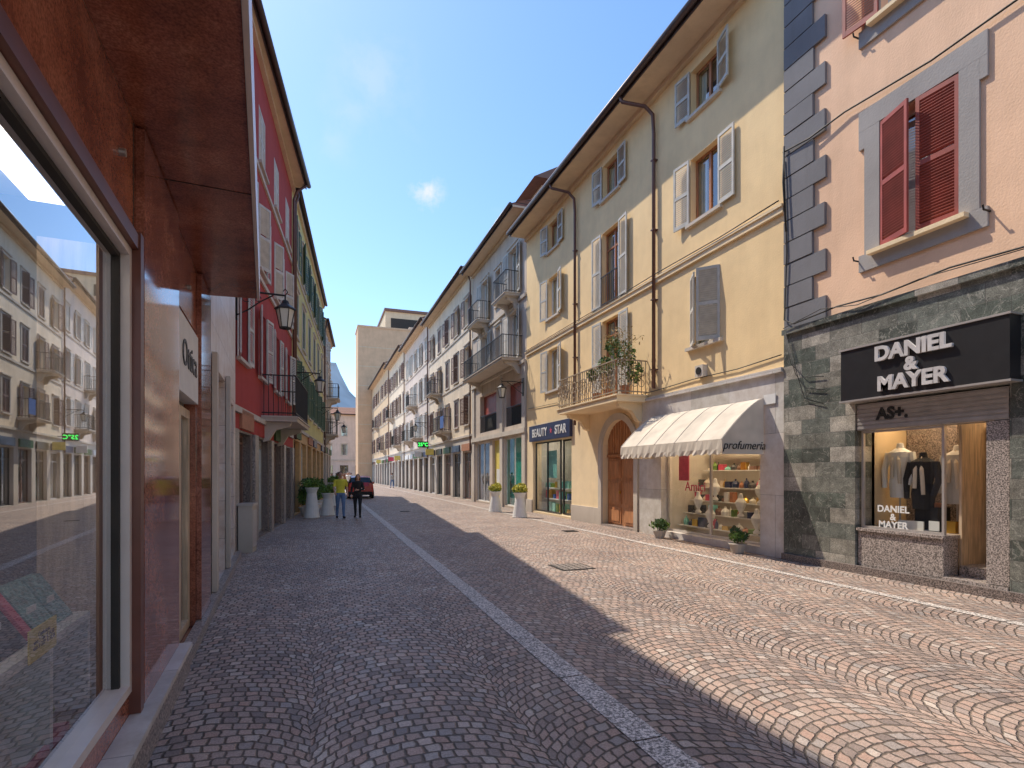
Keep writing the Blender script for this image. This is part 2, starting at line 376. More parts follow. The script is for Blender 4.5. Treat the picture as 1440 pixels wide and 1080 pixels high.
class Bld:
    def __init__(s, name, fr): s.name = name; s.fr = fr; s.parts = {}; s.e = empty(name)
    def a(s, part, mat):
        k = (part, mat)
        if k not in s.parts: s.parts[k] = Acc()
        return s.parts[k]
    def box(s, part, mat, a0, a1, o0, o1, z0, z1):
        p = s.fr.p
        s.a(part, mat).hexa([p(a0, o0, z0), p(a1, o0, z0), p(a1, o1, z0), p(a0, o1, z0), p(a0, o0, z1), p(a1, o0, z1), p(a1, o1, z1), p(a0, o1, z1)])
    def quad(s, part, mat, pts):
        s.a(part, mat).add([s.fr.p(*q) for q in pts], [(0, 1, 2, 3)])
    def tube(s, part, mat, pts, r, n=8):
        s.a(part, mat).tube([s.fr.p(*q) for q in pts], r, n)
    def wall(s, part, mat, a0, a1, z0, z1, ops=(), depth=0.32, o=0.0):
        ops = [q for q in ops if q[0] < a1 and q[1] > a0 and q[2] < z1 and q[3] > z0]
        A = sorted(set([a0, a1]+[min(max(v, a0), a1) for q in ops for v in q[:2]]))
        Z = sorted(set([z0, z1]+[min(max(v, z0), z1) for q in ops for v in q[2:4]]))
        for i in range(len(A)-1):
            for j in range(len(Z)-1):
                ca = (A[i]+A[i+1])/2; cz = (Z[j]+Z[j+1])/2
                if any(q[0] < ca < q[1] and q[2] < cz < q[3] for q in ops): continue
                s.quad(part, mat, [(A[i], o, Z[j]), (A[i+1], o, Z[j]), (A[i+1], o, Z[j+1]), (A[i], o, Z[j+1])])
        for q in ops:
            a, b, c, d = q[:4]; dd = o-depth; c2 = max(c, z0); d2 = min(d, z1)
            s.quad(part, mat, [(a, o, c2), (a, dd, c2), (a, dd, d2), (a, o, d2)])
            s.quad(part, mat, [(b, o, c2), (b, dd, c2), (b, dd, d2), (b, o, d2)])
            if c >= z0: s.quad(part, mat, [(a, o, c), (b, o, c), (b, dd, c), (a, dd, c)])
            if d <= z1: s.quad(part, mat, [(a, o, d), (b, o, d), (b, dd, d), (a, dd, d)])
        for e in (a0, a1):
            s.quad(part, mat, [(e, o, z0), (e, o-0.5, z0), (e, o-0.5, z1), (e, o, z1)])
    def glazing(s, a, b, c, d, frame='whiteframe', glass='glass', fo=-0.16, fw=0.06, mull=1, trans=None, curtain=True, back=True):
        F = s.box
        F('window_frames', frame, a, a+fw, fo-0.05, fo, c, d); F('window_frames', frame, b-fw, b, fo-0.05, fo, c, d)
        F('window_frames', frame, a+fw, b-fw, fo-0.05, fo, c, c+fw); F('window_frames', frame, a+fw, b-fw, fo-0.05, fo, d-fw, d)
        for i in range(mull):
            m = a+(b-a)*(i+1)/(mull+1)
            F('window_frames', frame, m-fw*0.6, m+fw*0.6, fo-0.047, fo+0.004, c+fw, d-fw)
        if trans: F('window_frames', frame, a+fw, b-fw, fo-0.045, fo+0.002, trans-0.025, trans+0.025)
        s.quad('window_panes', glass, [(a+fw*.9, fo-.03, c+fw*.9), (b-fw*.9, fo-.03, c+fw*.9), (b-fw*.9, fo-.03, d-fw*.9), (a+fw*.9, fo-.03, d-fw*.9)])
        if back: F('dark_backings', 'dark', a+0.002, b-0.002, fo-0.26, fo-0.24, c+0.002, d-0.002)  # dark sheet close behind the pane, painted as the room's shade
        if curtain:
            w = (b-a)*random.uniform(0.18, 0.42)
            F('curtains', 'curtain', a+fw, a+w, fo-0.13, fo-0.12, c+fw, d-fw)
            F('curtains', 'curtain', b-w, b-fw, fo-0.13, fo-0.12, c+fw, d-fw)
    def leaf(s, mat, hs, dirn, A, w, z0, z1, ho=0.03, step=0.05, th=0.035):
        A = R(A); e = (math.cos(A)*dirn, math.sin(A)); f = (-math.sin(A)*dirn, math.cos(A))
        acc = s.a('shutters', mat); P = s.fr.p
        def pt(u, v, z): return P(hs+e[0]*u+f[0]*v, ho+e[1]*u+f[1]*v, z)
        def bx(u0, u1, v0, v1, a, b):
            acc.hexa([pt(u0, v0, a), pt(u1, v0, a), pt(u1, v1, a), pt(u0, v1, a), pt(u0, v0, b), pt(u1, v0, b), pt(u1, v1, b), pt(u0, v1, b)])
        fw = 0.055
        bx(0, fw, 0, th, z0, z1); bx(w-fw, w, 0, th, z0, z1)
        zm = (z0+z1)/2
        for za, zb in ((z0, z0+0.09), (z1-0.07, z1), (zm-0.04, zm+0.04)): bx(fw, w-fw, 0.001, th-0.001, za, zb)
        z = z0+0.10
        while z < z1-0.10:
            if not (zm-0.07 < z < zm+0.03):
                u0, u1 = fw, w-fw; t = 0.008; h = step*0.75
                acc.hexa([pt(u0, 0.004, z+h), pt(u1, 0.004, z+h), pt(u1, th-0.004, z), pt(u0, th-0.004, z),
                          pt(u0, 0.004, z+h+t), pt(u1, 0.004, z+h+t), pt(u1, th-0.004, z+t), pt(u0, th-0.004, z+t)])
            z += step
    def window(s, c, w, z0, z1, sh=None, state='open', frame='whiteframe', step=0.05, sill='stonetrim', surround=None, cur=True, trans=None):
        a, b = c-w/2, c+w/2
        s.glazing(a, b, z0, z1, frame, curtain=cur, trans=trans)
        if sill: s.box('sills', sill, a-0.1, b+0.1, -0.1, 0.09, z0-0.08, z0-0.003)
        if surround:
            t = 0.13
            s.box('surrounds', surround, a-t, a-0.003, 0.001, 0.035, z0, z1+t); s.box('surrounds', surround, b+0.003, b+t, 0.001, 0.035, z0, z1+t)
            s.box('surrounds', surround, a-0.003, b+0.003, 0.001, 0.035, z1+0.003, z1+t)
            s.box('surrounds', surround, a-t-0.05, b+t+0.05, 0.001, 0.09, z1+t+0.002, z1+t+0.07)
        if sh:
            ho = 0.045 if surround else 0.03
            ra = lambda: random.uniform(2, 16)
            if state == 'open':
                s.leaf(sh, a, -1, ra(), w/2, z0, z1, ho, step); s.leaf(sh, b, 1, ra(), w/2, z0, z1, ho, step)
            elif state == 'closed':
                s.leaf(sh, a, -1, 180, w/2-0.005, z0, z1, 0.0, step); s.leaf(sh, b, 1, 180, w/2-0.005, z0, z1, 0.0, step)
            elif state == 'half':
                s.leaf(sh, a, -1, 152, w/2-0.005, z0, z1, 0.01, step); s.leaf(sh, b, 1, ra(), w/2, z0, z1, ho, step)
            elif state == 'ajar':
                s.leaf(sh, a, -1, 138, w/2-0.005, z0, z1, 0.01, step); s.leaf(sh, b, 1, 150, w/2-0.005, z0, z1, 0.01, step)
    def body(s, a0, a1, z1, gz=None, gdepth=2.8, depth=9, off=-0.45, mat=None):
        m = mat or 'dark'
        if gz:
            s.box('core', m, a0+0.01, a1-0.01, -depth, off-gdepth, 0, gz)
            s.box('core', m, a0+0.01, a1-0.01, -depth, off, gz+0.002, z1-0.01)
        else: s.box('core', m, a0+0.01, a1-0.01, -depth, off, 0, z1-0.01)
    def sides(s, mat, a0, a1, z1, depth=9, z0=0):
        for e in (a0, a1):
            s.quad('side_walls', mat, [(e, -0.5, z0), (e, -depth, z0), (e, -depth, z1), (e, -0.5, z1)])
    def roof(s, a0, a1, z1, ov=0.7, depth=9, rise=2.0, soff='soffit', ov0=None):
        v0 = ov if ov0 is None else ov0; p = s.fr.p
        def sl(part, mat, i0, i1, o0, o1, za, zb):
            s.a(part, mat).hexa([p(a0, i0, za), p(a1, i1, za), p(a1, o1, za), p(a0, o0, za), p(a0, i0, zb), p(a1, i1, zb), p(a1, o1, zb), p(a0, o0, zb)])
        sl('eaves', soff, -.5, -.5, v0, ov, z1, z1+.09)
        s.box('eaves_moulding', soff, a0, a1, -0.4, min(0.12, v0), z1-0.14, z1-0.002)
        sl('fascia', 'gutter', v0+.002, ov+.002, v0+.03, ov+.03, z1-.03, z1+.16)
        s.tube('gutter', 'gutter', [(a0, v0+0.11, z1+0.10), (a1, ov+0.11, z1+0.10)], 0.085)
        e = 0.005
        s.a('roof', 'tile').add([p(a0+e, v0, z1+0.17), p(a1-e, ov, z1+0.17), p(a1-e, -depth/2, z1+rise), p(a0+e, -depth/2, z1+rise), p(a0+e, -depth, z1+0.17), p(a1-e, -depth, z1+0.17),
            p(a0+e, v0, z1+0.095), p(a1-e, ov, z1+0.095), p(a1-e, -depth, z1+0.095), p(a0+e, -depth, z1+0.095)],
            [(0, 1, 2, 3), (3, 2, 5, 4), (0, 3, 4, 9, 6), (1, 7, 8, 5, 2), (0, 6, 7, 1)])
    def balcony(s, a0, a1, z, proj=0.9, h=1.0, mat='iron', slab='stonetrim', step=0.12, brackets=True, th=0.13):
        s.box('balcony_slab', slab, a0, a1, 0.001, proj, z-th, z)
        s.box('balcony_slab', slab, a0-0.04, a1+0.04, 0.001, proj+0.04, z-0.05, z-0.012)
        if brackets:
            for c in (a0+0.35, a1-0.35):
                p = s.fr.p; acc = s.a('balcony_brackets', slab); w = 0.09
                pr = [(0.002, z-th-0.001), (proj*0.8, z-th-0.001), (proj*0.75, z-th-0.12), (proj*0.35, z-th-0.22), (0.15, z-th-0.5), (0.002, z-th-0.55)]
                n = len(pr); vs = [p(c-w, o, zz) for o, zz in pr]+[p(c+w, o, zz) for o, zz in pr]
                acc.add(vs, [tuple(range(n))[::-1], tuple(range(n, 2*n))]+[(i, (i+1) % n, n+(i+1) % n, n+i) for i in range(n)])
        B = lambda *q: s.box('balcony_rail', mat, *q)
        e = proj-0.04
        for zz in (z+0.08, z+h):
            B(a0+0.02, a1-0.02, e-0.02, e+0.02, zz-0.015, zz+0.015)
            B(a0+0.02, a0+0.05, 0.01, e-0.021, zz-0.015, zz+0.015); B(a1-0.05, a1-0.02, 0.01, e-0.021, zz-0.015, zz+0.015)
        a = a0+0.035
        t = 0.008
        while a < a1-0.03:
            B(a-t, a+t, e-t, e+t, z+0.001, z+h-0.016); a += step
        o = 0.06
        while o < e-0.03:
            B(a0+0.028, a0+0.044, o-t, o+t, z+0.001, z+h-0.016); B(a1-0.044, a1-0.028, o-t, o+t, z+0.001, z+h-0.016); o += step
    def interior(s, a, b, z0, z1, depth, wm, fm='floorw', o0=-0.33):
        q = s.quad; i = 0.02
        q('shop_interior', wm, [(a-i, -depth, z0), (b+i, -depth, z0), (b+i, -depth, z1+0.2), (a-i, -depth, z1+0.2)])
        for e in (a-i, b+i): q('shop_interior', wm, [(e, o0, z0), (e, -depth, z0), (e, -depth, z1+0.2), (e, o0, z1+0.2)])
        q('shop_interior', 'white', [(a-i, o0, z1+0.2), (b+i, o0, z1+0.2), (b+i, -depth, z1+0.2), (a-i, -depth, z1+0.2)])
        q('shop_interior', fm, [(a-i, o0+0.01, z0), (b+i, o0+0.01, z0), (b+i, -depth, z0), (a-i, -depth, z0)])
        q('shop_interior', wm, [(a-i, o0, z1), (b+i, o0, z1), (b+i, o0, z1+0.2), (a-i, o0, z1+0.2)])
    def arch(s, part, mat, a, b, zs, zt, zrect, o=0.0, depth=0.32, n=16):
        c = (a+b)/2; r = (b-a)/2; P = s.fr.p; acc = s.a(part, mat)
        pts = [(c-r*math.cos(math.pi*i/n), zs+(zt-zs)*math.sin(math.pi*i/n)) for i in range(n+1)]
        for i in range(n):
            (x0, y0), (x1, y1) = pts[i], pts[i+1]
            acc.add([P(x0, o, y0), P(x1, o, y1), P(x1, o, zrect), P(x0, o, zrect)], [(0, 1, 2, 3)])
            acc.add([P(x0, o, y0), P(x1, o, y1), P(x1, o-depth, y1), P(x0, o-depth, y0)], [(0, 1, 2, 3)])
    def text(s, name, body, size, a, o, z, mat, ext=0.02, off=0.0, sx=1.0):
        cu = bpy.data.curves.new(name, 'FONT'); cu.body = body; cu.size = size; cu.extrude = ext; cu.offset = off
        cu.align_x = 'CENTER'; cu.align_y = 'CENTER'; cu.materials.append(MT[mat]); cu.space_line = 0.85
        ob = bpy.data.objects.new(name, cu); COL.objects.link(ob)
        n = Vector((*s.fr.n, 0)); up = Vector((0, 0, 1)); x = up.cross(n)
        M = Matrix((x*sx, up, n)).transposed().to_4x4(); M.translation = s.fr.p(a, o, z)
        ob.matrix_world = M; ob.parent = s.e
        return ob
    def done(s, smooth=('gutter', 'downpipes', 'cables')):
        for (part, mat), acc in s.parts.items():
            acc.obj(part, MT[mat], s.e, smooth=part in smooth)

# ------------------------------------------------------------------ ground, road
g = Acc(); g.add([(-3000, -3000, 0), (3000, -3000, 0), (3000, 3000, 0), (-3000, 3000, 0)], [(0, 1, 2, 3)]); g.obj("ground", MT['ground'])
g = Acc(); g.add([(-5, -14, .004), (14, -14, .004), (14, 150, .004), (-5, 150, .004)], [(0, 1, 2, 3)]); g.obj("cobbled_street", MT['cobble'])
g = Acc(); 
y = -12
while y < 95:
    L = random.uniform(0.8, 1.3); xo = 0.010*y; j = random.uniform(-.008, .008)
    g.add([(1.84+xo+j, y, .010), (2.06+xo+j, y, .010), (2.06+xo+j+.01*L, y+L-.016, .010), (1.84+xo+j+.01*L, y+L-.016, .010)], [(0, 1, 2, 3)]); y += L
g.obj("drainage_stone_strip", MT['strip'])
g = Acc(); y = -12
while y < 95:
    L = random.uniform(0.9, 1.2); j = random.uniform(-.006, .006)
    g.add([(7.32+j, y, .011), (7.48+j, y, .011), (7.48+j, y+L-.016, .011), (7.32+j, y+L-.016, .011)], [(0, 1, 2, 3)]); y += L
g.obj("pavement_edge_strip", MT['strip'])
e = empty("manhole_cover", (4.3, 8.8, 0))
g = Acc(); g.box(-.32, .32, -.32, .32, .005, .013); g.obj("frame", MT['iron'], e)
g = Acc()
for i in range(5):
    for j in range(5): g.box(-.27+i*.115, -.18+i*.115, -.27+j*.115, -.18+j*.115, .0135, .018)
g.obj("tread_blocks", MT['bggran'], e)
for x, y_ in ((6.9, 14.2), (3.6, 24.0)):
    e = empty("drain_grate", (x, y_, 0)); g = Acc(); g.box(-.2, .2, -.2, .2, .005, .010); g.obj("pit", MT['tyre'], e)
    g = Acc()
    for i in range(6): g.box(-.19, .19, -.19+i*.068, -.155+i*.068, .0105, .016)
    g.obj("bars", MT['iron'], e)

# ------------------------------------------------------------------ YELLOW TOWNHOUSE
B = Bld("yellow_townhouse", FR); s0, s1, H = 8.24, 22.3, 12.05
up = []
cols = [(10.6, 'A'), (15.0, 'B'), (19.4, 'C')]
for c, k in cols:
    up.append((c-.5, c+.5, 10.5, 11.62))
    if k == 'B': up += [(c-.55, c+.55, 7.05, 9.45), (c-.55, c+.55, 3.9, 6.6)]
    elif k == 'A': up += [(c-.52, c+.52, 7.85, 9.45), (c-.53, c+.53, 4.8, 6.5)]
    else: up += [(c-.52, c+.52, 7.85, 9.45), (c-.52, c+.52, 4.95, 6.6)]
B.wall('walls', 'yellow', s0, s1, 3.75, H, up)
B.wall('ground_floor_walls', 'yellow_trim', 13.35, s1, 0, 3.75, [(13.6, 15.5, 0, 3.36), (17.8, 21.55, .08, 3.0)], 0.4)
B.wall('marble_cladding', 'marble', s0, 13.35, 0, 3.70, [(8.85, 12.3, .16, 3.0)], 0.36, o=0.03)
B.box('marble_cladding', 'marble', s0, 13.38, -.1, .10, 3.70, 3.79)
B.body(s0, s1, H, 3.7); B.sides('yellow', s0, s1, H)
for c, k in cols:
    B.window(c, 1.0, 10.5, 11.62, 'shutgrey', 'open', frame='woodframe')
    if k == 'B':
        B.window(c, 1.1, 7.05, 9.45, 'shutgrey', 'open', frame='woodframe', sill=None, trans=8.9)
        B.window(c, 1.1, 3.9, 6.6, 'shutgrey', 'open', frame='woodframe', sill=None, trans=6.1)
        for i in range(9): B.box('window_rail', 'iron', c-.5+i*.12, c-.484+i*.12, .04, .056, 7.1, 8.0)
        B.box('window_rail', 'iron', c-.56, c+.56, .035, .06, 8.0, 8.03); B.box('window_rail', 'iron', c-.56, c+.56, .035, .06, 7.12, 7.14)
    elif k == 'A':
        B.window(c, 1.04, 7.85, 9.45, 'shutgrey', 'open', frame='woodframe'); B.window(c, 1.06, 4.8, 6.5, 'shutgrey', 'ajar')
    else:
        B.window(c, 1.04, 7.85, 9.45, 'shutgrey', 'open'); B.window(c, 1.04, 4.95, 6.6, 'shutgrey', 'open')
B.box('string_course', 'yellow_trim', s0, s1, .001, .06, 6.86, 6.98); B.box('string_course', 'yellow_trim', s0, s1, .001, .09, 6.98, 7.03)
B.roof(s0, s1, H, .78)
for a in (17.35, 12.55):
    zb = 3.4 if a > 15 else 4.0
    B.tube('downpipes', 'pipe', [(a+.5, .86, H+.08), (a+.45, .80, H-.12), (a+.1, .3, H-.35), (a, .12, H-.6), (a, .09, H-1.1), (a, .09, zb)], .05, 10)
    z = zb+.5
    while z < H-1: B.box('pipe_clips', 'pipe', a-.065, a+.065, 0.001, .15, z, z+.03); z += 1.9
B.balcony(12.95, 16.85, 3.88, 1.0, .95, mat='rust', slab='yellow_trim', step=.13, th=.2)
def ring(a, o, z, r, alongs=True):
    pts = []
    for i in range(13):
        t = 2*math.pi*i/12
        pts.append((a+(r*math.cos(t) if alongs else 0), o+(0 if alongs else r*math.cos(t)), z+r*math.sin(t)))
    B.tube('balcony_scrolls', 'rust', pts, .009, 5)
a = 13.15
while a < 16.8: ring(a, .97, 4.2, .1); ring(a, .97, 4.5, .1); ring(a+.11, .97, 4.35, .06); a += .225
for oo in (.2, .42, .64, .84): ring(12.98, oo, 4.2, .1, False); ring(12.98, oo, 4.5, .1, False)
for cx in (13.6, 14.9, 16.2): ring(cx, 1.02, 4.35, .25)
B.arch('ground_floor_walls', 'yellow_trim', 13.6, 15.5, 2.45, 3.34, 3.36, depth=.4)
B.box('portal_jambs', 'stonetrim', 13.40, 13.597, .002, .07, 0, 2.45); B.box('portal_jambs', 'stonetrim', 15.503, 15.70, .002, .07, 0, 2.45)
P = B.fr.p; acc = B.a('portal_arch', 'stonetrim'); n = 18
for i in range(n):
    t0, t1 = math.pi*i/n, math.pi*(i+1)/n
    q = []
    for oo in (.002, .07):
        for t, k in ((t0, 0), (t1, 0), (t1, 1), (t0, 1)):
            q.append(P(14.55-(.953+.2*k)*math.cos(t), oo, 2.452+(.893+.2*k)*math.sin(t)))
    acc.hexa(q)
for sd in (0, 1):
    a0 = 13.62+sd*.935; a1 = a0+.925
    B.box('portal_doors', 'portal', a0, a1, -.24, -.18, .02, 3.4)
    for (za, zb) in ((.12, .62), (.72, 1.45), (1.55, 2.15)):
        B.box('portal_doors', 'portal', a0+.1, a1-.1, -.18, -.15, za, zb); B.box('portal_doors', 'portal', a0+.17, a1-.17, -.15, -.13, za+.07, zb-.07)
    for i in range(6): B.box('portal_doors', 'portal', a0+.06+i*.145, a0+.06+i*.145+.10, -.18, -.155, 2.32, 3.35)
B.box('portal_doors', 'portal', 13.62, 15.48, -.18, -.13, 2.2, 2.28)
B.box('portal_handle', 'gold', 14.62, 14.66, -.13, -.08, 1.05, 1.15)
B.box('threshold', 'bggran', 13.6, 15.5, -.4, .06, .005, .06)
for a0, a1 in ((15.703, 17.75), (21.6, 22.28)): B.box('plinth', 'stonetrim', a0, a1, .001, .05, .005, .55)
# beauty shop
B.glazing(17.85, 18.95, .1, 2.98, 'black', 'shopglass', -.2, .07, 0, curtain=False, back=False)
B.glazing(18.95, 21.5, .1, 2.98, 'black', 'shopglass', -.1, .06, 1, curtain=False, back=False)
B.interior(17.8, 21.55, .08, 3.0, 2.2, 'palewall', o0=-.41)
B.box('shop_lamp', 'coolglow', 18.2, 21.2, -1.2, -.6, 3.12, 3.16)
B.box('shop_sign', 'navy', 17.72, 21.7, .003, .12, 3.03, 3.68)
B.text('sign_letters', "BEAUTY", .47, 20.55, .125, 3.34, 'white', .01, .008, .92); B.text('sign_letters', "STAR", .47, 18.5, .125, 3.34, 'white', .01, .008, .92)
B.a('sign_star', 'pink').add([P(19.38+(.14 if i % 2 == 0 else .06)*math.sin(i*math.pi/5), .13, 3.36+(.14 if i % 2 == 0 else .06)*math.cos(i*math.pi/5)) for i in range(10)], [tuple(range(10))])
B.box('display_shelf', 'white', 19.05, 21.4, -.8, -.45, .6, .64); B.box('display_shelf', 'white', 19.05, 21.4, -.8, -.45, 1.05, 1.09)
for zz in (.1, .64, 1.09):
    a = 19.1
    while a < 21.2:
        w = random.uniform(.08, .3); B.box('display_goods', random.choice(['teal', 'white', 'pink', 'gold', 'leafl', 'teal', 'blue']), a, a+w, -.7, -.5, zz+.001, zz+random.uniform(.12, .4)); a += w+random.uniform(.02, .2)
B.box('window_poster', 'teal', 19.6, 20.6, -.24, -.235, 1.5, 2.6); B.box('wall_shelves', 'teal', 18, 21.4, -2.19, -2.0, .1, 2.4)
for i in range(5): B.box('wall_shelves', 'white', 18, 21.4, -2.0, -1.8, .4+i*.45, .43+i*.45)
# perfumery
B.interior(8.85, 12.3, .14, 3.0, 1.7, 'palewall', 'marble', o0=-.34)
B.glazing(8.87, 12.28, .17, 2.95, 'alu', 'shopglass', -.15, .05, 1, curtain=False, back=False)
B.box('shop_lamp', 'warmlamp', 9.1, 12.1, -1.1, -.5, 3.1, 3.14)
for row, (zz, oo) in enumerate(((.30, -.42), (.62, -.62), (.95, -.82), (1.3, -1.02), (1.75, -1.25), (2.2, -1.35))):
    B.box('display_shelf', 'white', 9.0, 12.2, oo-.25, oo, zz, zz+.025)
    a = 9.05
    while a < 12:
        w = random.uniform(.07, .22); h = random.uniform(.1, .28); m = random.choice(['white', 'book1', 'canvas', 'gold', 'pink', 'cloth_black', 'curtain', 'terra', 'teal', 'shutbrown', 'leafl', 'book1', 'navy'])
        x, y_, _ = B.fr.p(a+w/2, oo-.12, 0)
        if random.random() < .5: B.a('perfume_bottles', m).lathe(x, y_, [(w*.45, zz+.026), (w*.5, zz+h*.5), (w*.3, zz+h*.75), (w*.12, zz+h*.8), (w*.12, zz+h)], 10)
        else: B.box('gift_boxes', m, a, a+w, oo-.18, oo-.05, zz+.026, zz+h)
        a += w+random.uniform(.01, .06)
for a, z in ((9.4, .35), (10.1, .66), (10.9, .35), (11.6, .66), (9.7, .98), (11.2, 1.0)):
    x, y_, _ = B.fr.p(a, -.42 if z < .5 else (-.62 if z < .9 else -.82), 0)
    B.a('necklace_busts', 'white').lathe(x, y_, [(.09, z), (.10, z+.04), (.04, z+.1), (.13, z+.25), (.15, z+.35), (.07, z+.45), (.05, z+.55), (.001, z+.56)], 12, .6, 1)
B.box('window_poster', 'pink', 11.55, 11.95, -.30, -.28, 1.5, 2.2)
B.text('window_letters', "Amici", .34, 11.1, -.12, 1.35, 'pink', .003)
# awning
acc = B.a('awning_canvas', 'canvas'); nA, nC = 40, 8; aw0, aw1 = 8.72, 12.55
prof = [(.06+1.06*(i/nC), 3.24-.86*((i/nC)**1.35)) for i in range(nC+1)]
vs = []; 
for i in range(nA+1):
    a = aw0+(aw1-aw0)*i/nA
    sag = .05*abs(math.sin(math.pi*i/8))
    for j, (o, z) in enumerate(prof): vs.append(P(a, o, z-sag*math.sin(math.pi*j/nC)))
    vs.append(P(a, 1.125+.01*math.sin(i*1.9), 2.38-.20)); vs.append(P(a, 1.12+.02*math.sin(i*2.3), 2.38-.27-.05*abs(math.sin(math.pi*i/2.5))))
m = nC+3
acc.add(vs, [(i*m+j, (i+1)*m+j, (i+1)*m+j+1, i*m+j+1) for i in range(nA) for j in range(m-1)])
for a in (aw0, aw1):
    vs = [P(a, .06, 2.38)]+[P(a, o, z) for o, z in prof]
    acc.add(vs, [(0, j, j+1) for j in range(1, len(vs)-1)])
    acc.add([P(a, .06, 2.38), P(a, 1.12, 2.38), P(a, 1.12, 2.08), P(a, .06, 2.08)], [(0, 1, 2, 3)])
for i in range(0, 6):
    a = aw0+(aw1-aw0)*i/5
    B.tube('awning_frame', 'stonetrim', [(min(max(a, aw0+.02), aw1-.02), o, z-.006) for o, z in prof], .016, 6)
cu = bpy.data.curves.new("awning_letters", 'FONT'); cu.body = "profumeria"; cu.size = .24; cu.extrude = .003; cu.shear = .3; cu.align_x = 'CENTER'; cu.materials.append(MT['cloth_black'])
ob = bpy.data.objects.new("awning_letters", cu); COL.objects.link(ob); ob.location = (8.13, aw0-.012, 2.18); ob.rotation_euler = (R(90), 0, 0); ob.parent = B.e
B.box('wall_vent', 'stonetrim', 10.5, 10.78, .001, .14, 4.0, 4.27)
B.tube('wall_vent_grille', 'iron', [(10.64, .14, 4.135), (10.64, .16, 4.135)], .09, 12)
B.tube('cables', 'iron', [(8.3, .03, 4.05), (9.5, .035, 3.98), (11, .03, 4.0), (12.3, .03, 3.95), (13.2, .04, 3.93)], .012, 5)
B.tube('cables', 'iron', [(8.3, .1, 7.1), (10, .1, 7.06), (12.4, .1, 7.09), (15, .1, 7.06), (17.3, .1, 7.07), (22.2, .1, 7.05)], .014, 5)
B.tube('cables', 'iron', [(16.9, .03, 3.9), (17.6, .05, 3.85), (19, .03, 4.4), (22, .03, 4.5)], .01, 5)
B.box('street_plate', 'white', 8.42, 8.72, .045, .06, 3.1, 3.3)
B.done()

# ------------------------------------------------------------------ PEACH BUILDING
B = Bld("peach_corner_building", FR); s0, s1, H = -12.0, 8.22, 14.2
wc = [5.72, 2.1, -1.6, -5.3, -9]
ups = [(c-.58, c+.58, 5.4, 7.45) for c in wc]+[(c-.58, c+.58, 9.2, 11.3) for c in wc]
shops = [(4.52, 6.72, .0, 2.88)]+[(c-1.3, c+1.3, 0.15, 2.8) for c in (1.6, -2.6, -7)]
B.wall('walls', 'peach', s0, s1, 4.4, H, ups)
B.wall('stone_cladding', 'greenstone', s0, s1, 0, 4.4, shops, .4, o=.05)
B.box('stone_band', 'greenstone', s0, s1, -.02, .11, 4.4, 4.5)
B.body(s0, s1, H, 4.3); B.sides('peach', s0, s1, H)
for i, c in enumerate(wc):
    for z0, z1, top in ((5.4, 7.45, 0), (9.2, 11.3, 1)):
        B.glazing(c-.58, c+.58, z0, z1, 'whiteframe')
        if top: B.leaf('shutmar', c-.58, -1, 6, .57, z0, z1, .06, .045); B.leaf('shutmar', c+.58, 1, 8, .57, z0, z1, .06, .045)
        else: B.leaf('shutmar', c-.58, -1, 176, .575, z0, z1, .03, .045); B.leaf('shutmar', c+.58, 1, 162, .575, z0, z1, .03, .045)
        S = 'surround'; t = .26
        B.box('surrounds', S, c-.58-t, c-.583, .002, .04, z0-.02, z1+.02); B.box('surrounds', S, c+.583, c+.58+t, .002, .04, z0-.02, z1+.02)
        B.box('surrounds', S, c-.58-t-.1, c+.58+t+.1, .002, .041, z1+.022, z1+.36); B.box('surrounds', S, c-.58-t-.1, c+.58+t+.1, .002, .041, z0-.30, z0-.022)
        B.box('surrounds', S, c-.58-t-.1, c-.58-t-.002, .002, .04, z1-.28, z1+.02); B.box('surrounds', S, c+.58+t+.002, c+.58+t+.1, .002, .04, z1-.28, z1+.02)
        B.box('sills', 'yellow_trim', c-.72, c+.72, .042, .16, z0-.09, z0-.024)
        for d in (-.95, .95): B.tube('shutter_hooks', 'iron', [(c+d, 0, z0-.1), (c+d, .14, z0-.1), (c+d, .16, z0-.04)], .014, 6)
z = 4.52; k = 0
while z < H-.2:
    w = (.92 if k % 2 == 0 else .66)+random.uniform(-.015, .015)
    B.box('corner_quoins', 'quoin', s1-w, s1-.004, .002, .055+random.uniform(-.008, .008), z, z+.40); z += .425; k += 1
B.box('corner_quoins', 'quoin', s1-.64, s1-.006, .0015, .03, 4.5, H-.1)
B.roof(s0, s1, H, .8)
q = B.box
q('shop_sign', 'black', 4.40, 6.80, .053, .28, 2.92, 3.76)
q('shop_sign_trim', 'alu', 4.38, 6.82, .052, .30, 3.762, 3.79); q('shop_sign_trim', 'alu', 4.38, 6.82, .052, .30, 2.89, 2.918)
B.text('sign_letters', "DANIEL", .31, 5.62, .31, 3.58, 'letter', .022, .012, 1.05)
B.text('sign_letters', "&", .27, 5.62, .31, 3.345, 'letter', .022, .012, 1.05)
B.text('sign_letters', "MAYER", .31, 5.62, .31, 3.10, 'letter', .022, .012, 1.05)
q('shutter_housing', 'steel', 4.54, 6.70, -.32, .02, 2.42, 2.86)
for i in range(6): q('shutter_housing', 'steel', 4.54, 6.70, .02, .03, 2.44+i*.07, 2.485+i*.07)
B.text('graffiti', "AS+.", .26, 6.1, .036, 2.66, 'cloth_black', .002, .012)
q('display_plinth', 'bggran', 5.36, 6.70, -.33, .0, .02, .72); q('display_plinth', 'bggran', 5.34, 6.705, -.34, .04, .722, .77)
B.glazing(5.38, 6.68, .772, 2.41, 'alu', 'shopglass', -.05, .035, 0, curtain=False, back=False)
q('granite_pilaster', 'bggran', 4.535, 4.80, -.3, .03, .18, 2.41)
B.interior(4.54, 6.70, .17, 2.6, 2.6, 'warmwall', o0=-.42)
